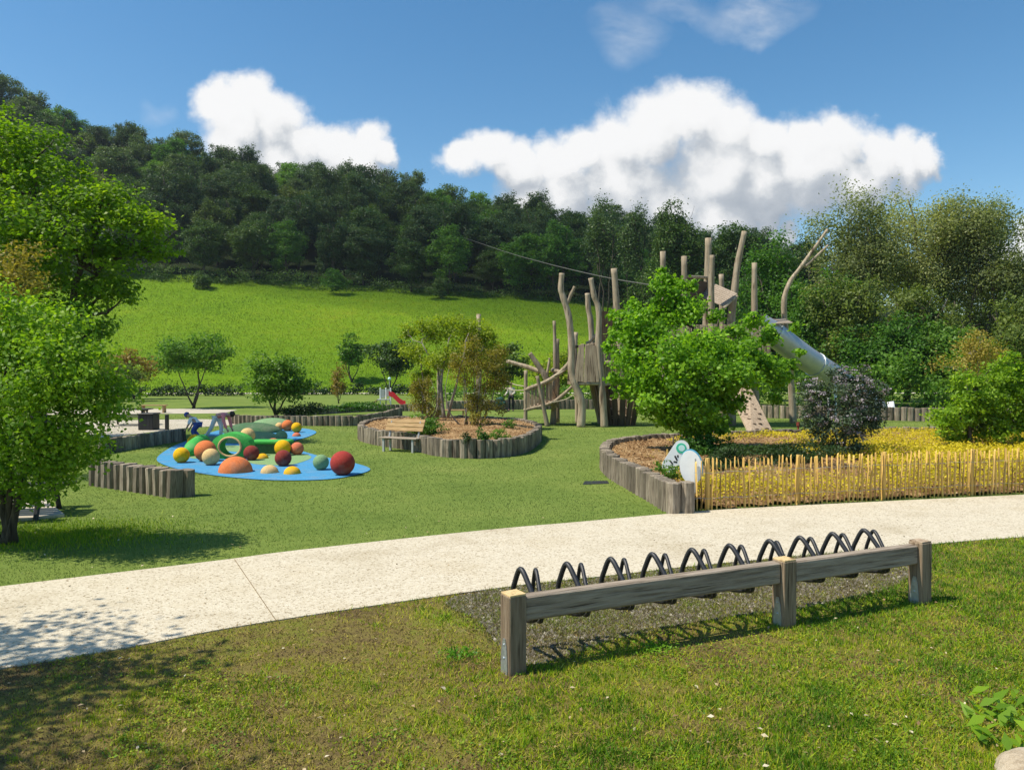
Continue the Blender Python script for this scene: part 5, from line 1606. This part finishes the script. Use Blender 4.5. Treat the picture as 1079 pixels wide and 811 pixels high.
# cabin: deck and slanting planks
zd = A(620, 402, D1).z
mb = MB()
xl, xr = A(604, 402, D1).x, A(633, 402, D1).x
mb.box(((xl + xr) / 2 - tb.x, 1.4 + D1 - tb.y, zd - .08), (xr - xl + .1, 2.8, .14)); mb.obj('deck', M['plank'], T1)
rg = np.random.default_rng(77)
for i in range(8):
    f_ = i / 7
    x0 = xl + .10 + (xr - xl - .25) * f_
    ln = A(0, 363, D1).z - A(0, 402, D1).z
    mb = MB(); mb.box((0, 0, ln / 2), (.135, .035, ln * rg.uniform(.97, 1.04)), bev=.008)
    o = mb.obj('plank', M['plank'], T1)
    o.location = (x0 - tb.x, D1 - .14 - tb.y, zd - .02 + rg.normal(0, .03)); o.rotation_euler = (R(-2), R(5 - 9 * f_ + rg.normal(0, .8)), 0)
for i in range(8):
    f_ = i / 7
    a, b = A(636, 402, D1 + .2), A(652, 402, 35.2)
    q = a.lerp(b, f_)
    mb = MB(); mb.box((0, 0, .8), (.13, .035, 1.7 * rg.uniform(.96, 1.05)), bev=.008)
    o = mb.obj('plank', M['plank'], T1); o.location = (q.x - tb.x, q.y - tb.y, zd); o.rotation_euler = (0, R(rg.normal(-2, 1)), math.atan2(b.y - a.y, b.x - a.x))
for i in range(6):
    mb = MB(); mb.box((0, 0, .85), (.035, .2, 1.7), bev=.008)
    o = mb.obj('plank', M['darkplank'], T1); o.location = (xl - .05 - tb.x, D1 + .3 + i * .42 - tb.y, zd)
mb = MB(); barp(mb, A(603, 404, D1 - .05) - tb, A(636, 404, D1 - .05) - tb, .08); barp(mb, A(601, 366, D1 + .1) - tb, A(632, 362, D1 + .1) - tb, .06); barp(mb, A(636, 405, D1) - tb, A(660, 401, 35) - tb, .08)
mb.obj('cross_log', M['robinia'], T1, smooth=True)
mb = MB(); barp(mb, A(638, 382, D1 - .1) - tb, A(670, 380, 34.5) - tb, .09); mb.obj('rail', M['robinia'], T1, smooth=True)
mb = MB(); mb.box((A(645, 340, 35.5).x - tb.x, 35.6 - tb.y, A(645, 345, 35.5).z), (1.0, .06, 1.5), (0, 0, R(6)))
mb.obj('back_panel', M['darkplank'], T1)
logpost(T1, [(618, 362, D1 + .3), (624, 358, D1 + .3), (632, 346, D1 + .2)], .08, .05, 'branch', base=tb, cut=False)
# dark cone of slats beneath
p = G(655, 448.5)
t = thing('slat_den', 'dark conical hut of slats and twigs under the stilts of the tower', 'den', (p.x, p.y + .6, 0))
for i in range(16):
    a = 2 * math.pi * i / 16
    mb = MB(); mb.box((0, 0, .95), (.25, .03, 1.95), bev=.005)
    o = mb.obj('slat', M['darkplank'], t); o.location = (.68 * math.cos(a), .68 * math.sin(a), 0); o.rotation_euler = (R(13), 0, a - math.pi / 2 + math.pi)
mb = MB()
for z, r in ((.35, .66), (.75, .57), (1.15, .48)):
    mb.tube([((r + .03) * math.cos(R(a)), (r + .03) * math.sin(R(a)), z + .06 * math.sin(a * .13)) for a in range(0, 360, 20)], .014, 5, closed=True)
mb.obj('woven_hoops', M['rope'], t)

# walkway ramp on the left of the tower
wb = Vector(tuple(G(570, 449)))
T2 = thing('log_walkway', 'rising plank walkway between leaning logs, left of the climbing tower', 'walkway', wb)
for pts, r0, r1, nm in [([(553.5, 449, 34.8), (554, 425, 34.8), (554, 390, 34.8)], .10, .09, 'post'), ([(577, 449.5, 34.2), (572, 425, 34.2), (566, 396, 34.2)], .11, .08, 'post'),
                        ([(582.5, 448.5, 35.6), (584, 420, 35.6), (585, 380, 35.6), (584, 338, 35.6)], .15, .07, 'post'), ([(587, 446, 36.6), (587, 400, 36.6), (587, 357, 36.6)], .13, .11, 'post')]:
    logpost(T2, pts, r0, r1, nm, base=wb)
for pts, r0, r1 in [([(585, 430, 35.3), (576, 400, 35.3), (567, 385, 35.3), (558, 372, 35.3)], .16, .11), ([(534, 380.5, 36), (552, 385.5, 35.8), (569, 391.5, 35.6)], .09, .12), ([(576, 395, 35.4), (578, 385, 35.4), (579, 377, 35.4)], .07, .04),
                    ([(582, 390, 35.6), (587, 391, 35.4), (592, 393, 35.2)], .11, .08)]:
    logpost(T2, pts, r0, r1, 'leaning_log', base=wb, cut=False)
mb = MB()
fl0 = [A(552, 431, 34.9), A(583, 422.5, 34.6), A(604, 405, 34.2)]
bk0 = [A(554, 428, 36.2), A(585, 420, 36.0), A(606, 403, 35.8)]
for k in range(2):
    for j in range(10):
        f0, f1 = j / 10, (j + .86) / 10
        q = [fl0[k].lerp(fl0[k + 1], f0), fl0[k].lerp(fl0[k + 1], f1), bk0[k].lerp(bk0[k + 1], f1), bk0[k].lerp(bk0[k + 1], f0)]
        V = [v - wb for v in q] + [v - wb - Vector((0, 0, .05)) for v in q]
        mb.add(V, [(0, 1, 2, 3), (7, 6, 5, 4), (0, 4, 5, 1), (1, 5, 6, 2), (2, 6, 7, 3), (3, 7, 4, 0)])
mb.obj('walkway_deck', M['plank'], T2)
for pts, r0 in [([(552, 432, 34.8), (583, 423.5, 34.5), (604, 406, 34.1)], .075), ([(553, 411, 34.8), (578, 401, 34.6), (592, 391, 34.4), (600, 382, 34.2)], .10)]:
    logpost(T2, pts, r0, r0, 'side_log', base=wb, cut=False)
for i in range(7):
    px = 557 + i * 3.9
    yb, yt = np.interp(px, [552, 583], [431, 423]), np.interp(px, [553, 578, 592], [411, 401, 391])
    a, b = A(px, yb, 34.72), A(px + .3, yt, 34.72)
    mb = MB(); mb.box((0, 0, (b.z - a.z) / 2), (.135, .03, b.z - a.z), bev=.006)
    o = mb.obj('plank', M['plank'], T2); o.location = a - wb
for pts in [[(581, 424, 34.3), (595, 421, 34.2), (606, 415, 34.1), (622, 402, 34)], [(584, 396, 34.4), (592, 392, 34.3), (602, 384, 34.2)], [(530, 408, 36), (540, 411, 35.5), (553, 411, 34.9)], [(531, 400, 36), (542, 405, 35.5), (554, 407, 34.9)]]:
    mb = MB(); mb.tube([q - wb for q in smooth_curve([A(*p) for p in pts], 5)], .025, 6); mb.obj('rope', M['rope'], T2, smooth=True)
# lone posts behind the shrubs
for (px, yb, yt, dd, r, lb) in [(463, 441, 384, 39, .14, 'pale upright log post standing behind the yellow green tree'), (504, 441, 331, 39.5, .16, 'tall log post whose top shows above the yellow green tree')]:
    b = A(px, yb, dd); b.z = 0
    mb = MB(); z1 = A(px, yt, dd).z
    mb.tube([(0, 0, -.05), (.03, 0, z1 * .4), (-.02, 0, z1 * .75), (.02, 0, z1)], [r, r * .95, r * .85, r * .75], 10)
    o = mb.obj('log_post', M['robinia'], smooth=True); o.location = b; tag(o, lb, 'post')

# ------------------------------------------------------------------ big tower behind the bright tree
DB = 34.5
bb = Vector((9.2, DB, 0))
T3 = thing('lookout_tower', 'large wooden tower with slatted roof and bare log tops behind the bright tree', 'play tower', bb)
for pts, r0, r1 in [([(700, 449, 35), (699, 350, 35), (698.5, 265, 35)], .16, .13), ([(722, 450, 34), (721, 350, 34), (721, 270, 34)], .15, .13), ([(744, 447, 36), (745, 350, 36), (745.5, 311, 36), (746.5, 251, 36)], .24, .15),
                    ([(751, 451, 33.4), (750, 350, 33.4), (749.5, 300, 33.4), (750.5, 269, 33.4)], .17, .11), ([(762, 445, 37), (761, 340, 37), (760, 289, 37)], .14, .12), ([(771, 448, 34.8), (770, 350, 34.8), (774, 307, 34.8), (777, 280, 34.8), (784.5, 244, 34.8)], .20, .12),
                    ([(797, 447, 35.5), (795, 340, 35.5), (795, 277, 35.5)], .16, .12), ([(836, 447, 36.5), (832, 380, 36.3), (826, 325, 36), (831, 300, 36), (847, 277, 36), (872, 242, 36)], .17, .06)]:
    logpost(T3, pts, r0, r1, base=bb)
logpost(T3, [(848, 281, 36), (858, 272, 36), (872.5, 258.5, 36)], .08, .05, 'branch', base=bb, cut=False)
zdk = A(760, 374, DB).z
mb = MB(); mb.box((8.9 - bb.x, 0.2, zdk), (4.6, 3.0, .16)); mb.box((6.8 - bb.x, .2, zdk - .1), (.2, 3.2, .2)); mb.box((11.0 - bb.x, .2, zdk - .1), (.2, 3.2, .2)); mb.obj('deck', M['plank'], T3)
for i in range(22):
    mb = MB(); mb.box((0, 0, .6), (.16, .035, 1.25 * rg.uniform(.95, 1.05)), bev=.006)
    o = mb.obj('plank', M['plank'], T3); o.location = (6.75 + i * .205 - bb.x, 33.15 - bb.y, zdk + .05); o.rotation_euler = (0, R(rg.normal(0, 1.5)), 0)
for i in range(12):
    mb = MB(); mb.box((0, 0, .6), (.035, .2, 1.25), bev=.006)
    o = mb.obj('plank', M['darkplank'], T3); o.location = (6.65 - bb.x, 33.3 + i * .24 - bb.y, zdk + .05)
# slatted roof falling to the right
ra, rb_, rc, rd = A(738, 311, 33.6), A(742, 300, 36), A(771, 299, 35.6), A(776, 312, 33.6)
rl = [A(733, 310, 35.8), A(762, 322, 33.4), A(777, 309, 33.8), A(752, 298, 36.2)]
for i in range(9):
    f_ = (i + .1) / 9; f1 = (i + .86) / 9
    q = [rl[0].lerp(rl[3], f_), rl[1].lerp(rl[2], f_), rl[1].lerp(rl[2], f1), rl[0].lerp(rl[3], f1)]
    mb = MB(); V = [v - bb for v in q] + [v - bb - Vector((0, 0, .045)) for v in q]
    mb.add(V, [(3, 2, 1, 0), (4, 5, 6, 7), (0, 1, 5, 4), (1, 2, 6, 5), (2, 3, 7, 6), (3, 0, 4, 7)])
    mb.obj('roof_slat', M['beam'], T3)
mb = MB()
for a, b in ((rl[0], rl[3]), (rl[1], rl[2])):
    barp(mb, a - bb - Vector((0, 0, .12)), b - bb - Vector((0, 0, .12)), .06)
mb.obj('rafter', M['robinia'], T3)
mb = MB(); a, b = A(722, 291.5, 34), A(746, 292.5, 36)
mb.tube([a - bb, b - bb], .07, 8); mb.obj('beam', M['robinia'], T3)
mb = MB(); q = a.lerp(b, .5); mb.box((q.x - bb.x, q.y - bb.y, q.z - .55), ((b - a).length, .06, .85), (0, 0, math.atan2(b.y - a.y, b.x - a.x))); mb.obj('back_panel', M['darkplank'], T3)
rl = [A(797, 337, 36), A(806, 341, 34.5), A(836, 340, 34.5), A(826, 335, 36)]
for i in range(5):
    f_, f1 = (i + .08) / 5, (i + .85) / 5
    q = [rl[0].lerp(rl[1], f_), rl[3].lerp(rl[2], f_), rl[3].lerp(rl[2], f1), rl[0].lerp(rl[1], f1)]
    mb = MB(); V = [v - bb for v in q] + [v - bb - Vector((0, 0, .045)) for v in q]
    mb.add(V, [(0, 1, 2, 3), (7, 6, 5, 4), (0, 4, 5, 1), (1, 5, 6, 2), (2, 6, 7, 3), (3, 7, 4, 0)])
    mb.obj('roof_slat', M['beam'], T3)
# steel tube slide
sb = A(922, 437, 40); sb.z = 0
T4 = thing('tube_slide', 'shiny steel tube slide coming down from the tower to the right', 'slide', sb)
mb = MB()
sl = smooth_curve([A(798, 342, 35), A(815, 352, 35.2), A(850, 378, 36), A(885, 401, 37.4), A(910, 421, 39), A(924, 432, 40)], 8)
mb.tube([p - sb for p in sl], .56, 24, caps=False)
mb.tube([p - sb for p in sl], .53, 24, caps=False, mat=0)
mb.obj('tube', M['tube'], T4, smooth=True)
for i in (8, 18, 27, 34):
    d = (sl[i + 1] - sl[i]).normalized()
    mb = MB(); mb.tube([sl[i] - sb - d * .05, sl[i] - sb + d * .05], .595, 24); mb.obj('joint_ring', M['steel'], T4, smooth=False)
a = sl[-1] - sb; d = (sl[-1] - sl[-4]).normalized()
mb = MB(); mb.tube([a, a + d * .5, a + Vector((d.x, d.y, 0)) * 1.1 + Vector((0, 0, -.35))], [.53, .5, .42], 16, flat=.8); mb.obj('exit_chute', M['black'], T4, smooth=True)  # exit coloured black to stand in for its shaded underside
mb = MB()
for i, off in ((22, .3), (31, .2)):
    q = sl[i] - sb
    for s_ in (-.45, .45):
        mb.tube([(q.x, q.y + s_, -.05), (q.x, q.y + s_ * .8, max(.3, q.z - .2))], .06, 8)
mb.tube([(.55, -.9, -.05), (.4, -.8, .9)], .16, 10)
mb.obj('support', M['white'], T4, smooth=True)
# climbing board with holds
a0, a1, b0_, b1_ = G(793, 463.5), G(818, 461.5), A(765, 405, 32.5), A(789, 404, 32.5)
cb = Vector(tuple(G(806, 462)))
T5 = thing('climbing_board', 'pale sloping climbing board with dark foot holds under the bright tree', 'climbing board', cb)
nrm = (a1 - a0).cross(b0_ - a0).normalized()
if nrm.y > 0: nrm = -nrm
mb = MB(); q = [a0, a1, b1_, b0_]
V = [v - cb for v in q] + [v - cb - nrm * .07 for v in q]
mb.add(V, [(0, 1, 2, 3), (7, 6, 5, 4), (0, 4, 5, 1), (1, 5, 6, 2), (2, 6, 7, 3), (3, 7, 4, 0)])
mb.obj('board', M['plank'], T5)
for i in range(11):
    for s_ in (.28, .68):
        f_ = .06 + i * .085; g_ = s_ + rg.uniform(-.1, .1)
        c = a0.lerp(b0_, f_).lerp(a1.lerp(b1_, f_), g_) - cb + nrm * .03
        mb = MB(); mb.dome(c, (.09, .06, .05), nu=10, nv=6); mb.obj('foot_hold', M['darkplank'], T5, smooth=True)
# overhead cable
t = thing('overhead_cable', 'sagging dark cable crossing in front of the hillside wood to the tower', 'cable', A(698, 305, 35))
pts = [A(488, 250, 172), A(530, 264.5, 96), A(570, 276, 68), A(610, 286, 52), A(650, 294.5, 43), A(698, 302, 35)]
mb = MB(); mb.tube([p - t.location for p in smooth_curve(pts, 6)], .032, 6); mb.obj('rope', M['darkrope'], t, smooth=True)

# ------------------------------------------------------------------ small red slide at the back
p = G(409, 427.2)
t = thing('toddler_slide', 'small toddler slide with red chute and grey panels by the far log wall', 'slide', p)
k_ = p.y / F
def px(x, y): return ((x - 409) * k_, (427.2 - y) * k_)
for x0 in (400.5, 405.5, 411.5):
    x, _ = px(x0, 0); mb = MB(); mb.box((x, .1 if x0 != 405.5 else .5, .62), (.09, .09, 1.25), bev=.02); mb.obj('post', M['white'], t)
mb = MB(); mb.box((-.35, .3, .42), (.85, .8, .06)); mb.obj('deck', M['grey'], t)
mb = MB(); mb.box((-.42, .08, .85), (.34, .03, .62), bev=.02); mb.box((-.02, .08, .9), (.24, .03, .5), bev=.02); mb.obj('side_panel', M['grey'], t)
mb = MB()
prof = [(.05, .78), (.35, .62), (.75, .22), (1.0, .07), (1.15, .06)]
for (x0, z0), (x1, z1) in zip(prof[:-1], prof[1:]):
    for y0, y1, up in ((-.02, .56, 0), (-.06, -.02, .26), (.56, .60, .26)):
        V = [(x0, y0, z0 - .05), (x1, y0, z1 - .05), (x1, y1, z1 - .05), (x0, y1, z0 - .05), (x0, y0, z0 + up), (x1, y0, z1 + up), (x1, y1, z1 + up), (x0, y1, z0 + up)]
        mb.add(V, [(3, 2, 1, 0), (4, 5, 6, 7), (0, 1, 5, 4), (1, 2, 6, 5), (2, 3, 7, 6), (3, 0, 4, 7)])
mb.obj('chute', M['red'], t)
mb = MB(); V = [(-.8, 0, .42), (-.8, .55, .42), (-1.35, .55, .03), (-1.35, 0, .03)]
mb.add([Vector(v) for v in V] + [Vector(v) - Vector((0, 0, .06)) for v in V], [(0, 1, 2, 3), (7, 6, 5, 4), (0, 4, 5, 1), (1, 5, 6, 2), (2, 6, 7, 3), (3, 7, 4, 0)]); mb.obj('ramp', M['bench'], t)
p = G(410.5, 424)
t = thing('globe_lamp', 'small lamp post with a pale green globe behind the toddler slide', 'lamp', p)
zt_ = A(410.5, 399, p.y).z
mb = MB(); mb.tube([(0, 0, -.05), (0, 0, zt_ - .1)], .03, 8); mb.obj('pole', M['grey'], t)
mb = MB(); mb.dome((0, 0, zt_), (.13, .13, .13), nu=16, nv=10); mb.obj('globe', M['paleaqua'], t, smooth=True)

# ------------------------------------------------------------------ benches, picnic tables, bin
p = G(412, 475.5)
t = thing('park_bench', 'wooden bench with tan backrest against the round log bed', 'bench', (p.x + .35, p.y + .05, 0), R(-24))
for nm, zc, yc, mt, tilt in (('seat', .42, -.12, 'beam', 0), ('backrest', .80, .16, 'bench', 62)):
    mb = MB()
    for k in range(3):
        mb.box((0, -.14 + k * .14, 0), (1.35, .125, .035), bev=.006)
    o = mb.obj(nm, M[mt], t); o.location = (0, yc, zc); o.rotation_euler = (R(tilt), 0, 0)
for x_ in (-.52, .52):
    mb = MB(); mb.box((x_, -.26, .2), (.06, .06, .42)); mb.box((x_, .12, .2), (.06, .06, .42)); mb.tube([(x_, .06, .40), (x_, .22, .92)], .03, 6); mb.box((x_, -.07, .37), (.05, .42, .05)); mb.obj('leg', M['grey'], t)
def picnic(label, p, rz, L=1.7, mat='black', seat='black', s=1.0):
    t = thing('picnic_table', label, 'picnic table', p, rz)
    mb = MB()
    for k in range(4): mb.box((0, -.285 + k * .19, .74), (L, .175, .045), bev=.006)
    mb.obj('tabletop', M[mat], t)
    for sgn in (-1, 1):
        mb = MB()
        for k in range(2): mb.box((0, sgn * (.62 + k * .15), .44), (L, .135, .045), bev=.006)
        mb.obj('seat', M[seat], t)
    for x_ in (-L * .36, L * .36):
        mb = MB(); mb.box((x_, 0, .68), (.07, .7, .07)); mb.box((x_, 0, .38), (.07, 1.5, .07))
        for sgn in (-1, 1): mb.tube([(x_, sgn * .25, .70), (x_, sgn * .55, -.02)], .045, 6)
        mb.obj('leg', M[mat], t)
    return t


picnic('dark picnic table on the pale terrace behind the left log wall', tuple(G(136, 448)), R(6), 1.9)
picnic('dark picnic table half hidden under the bright tree at the left edge', tuple(G(14, 543)), R(12), 1.5)
p = G(157, 452.8)
t = thing('litter_bin', 'square black slatted bin right of the dark picnic table', 'bin', p)
for i in range(4):
    for k in range(5):
        mb = MB(); a = i * math.pi / 2
        mb.box((0, 0, .33), (.115, .02, .62), bev=.004); o = mb.obj('slat', M['black'], t); u_ = -.24 + k * .12
        o.location = (u_ * math.cos(a) - .3 * -math.sin(a) * -1, u_ * math.sin(a) - .3 * math.cos(a), 0); o.rotation_euler = (0, 0, a)
mb = MB(); mb.box((0, 0, .68), (.68, .68, .06), bev=.015); mb.box((0, 0, .30), (.5, .5, .56)); mb.obj('liner', M['black'], t)
p = G(176, 453)
mb = MB(); mb.box((0, 0, .3), (.13, .13, .64), bev=.012); mb.box((0, 0, .64), (.15, .15, .03), bev=.008)
o = mb.obj('bollard', M['black']); o.location = p; tag(o, 'short dark square post right of the black bin', 'bollard')
p = G(162, 435)
t = thing('park_bench', 'tan wooden bench far back on the left, near the spreading tree', 'bench', p, R(4))
mb = MB()
for k in range(3): mb.box((0, -.15 + k * .15, .45), (1.5, .13, .05), bev=.006)
mb.obj('seat', M['bench'], t)
for x_ in (-.6, .6):
    mb = MB(); mb.box((x_, 0, .21), (.08, .4, .44)); mb.obj('leg', M['bench'], t)
p = G(841, 459)
mb = MB(); mb.tube([(0, 0, -.05), (0, 0, .42)], .035, 8); mb.tube([(0, 0, .38), (0, 0, .52)], [.07, .06], 8)
o = mb.obj('rusty_post', M['maroon']); o.location = p; tag(o, 'short rust brown post on the lawn left of the lilac bush', 'post')  # short rusty post, not a lamp
mb = MB()
for x_ in (-.5, .5): mb.box((x_, 0, .2), (.08, .35, .42))
mb.box((0, 0, .44), (1.5, .4, .06), bev=.01)
o = mb.obj('plank_bench', M['bench']); o.location = tuple(G(478, 441)); tag(o, 'low tan bench on the lawn behind the amber shrub', 'bench')

# ------------------------------------------------------------------ unseen cloud added out of view to shade the wood
m, nt, out = mat_new('shade_cloud_vapour')
vs_ = N(nt, 'ShaderNodeVolumeScatter', {'Color': (1, 1, 1, 1), 'Density': .015, 'Anisotropy': .3})
nt.links.new(vs_.outputs[0], out.inputs['Volume'])
ct = Vector((24, 182, 34)) + TO_SUN * 230
mb = MB()
V0, F0 = [], []
mb.dome((0, 0, 0), (112, 56, 26), nu=40, nv=20)
V = np.concatenate(mb.v)
V += unit(V) * np.array([mnoise.noise((a * .03, b * .03, c * .03)) * 9 for a, b, c in V])[:, None]
o = link('shade_cloud', new_mesh('shade_cloud', V, mb.f, smooth=True), m); o.location = ct; o.rotation_euler = (0, 0, R(-4)); o['kind'] = 'structure'

# ------------------------------------------------------------------ the air over the valley
m, nt, out = mat_new('pale_air')
pvn = N(nt, 'ShaderNodeVolumePrincipled', {'Color': (.78, .87, 1, 1), 'Density': .00013, 'Anisotropy': .2})
nt.links.new(pvn.outputs[0], out.inputs['Volume'])
mb = MB(); mb.box((0, 420, 58.5), (1230, 970, 121))
o = mb.obj('haze', m); o['kind'] = 'stuff'
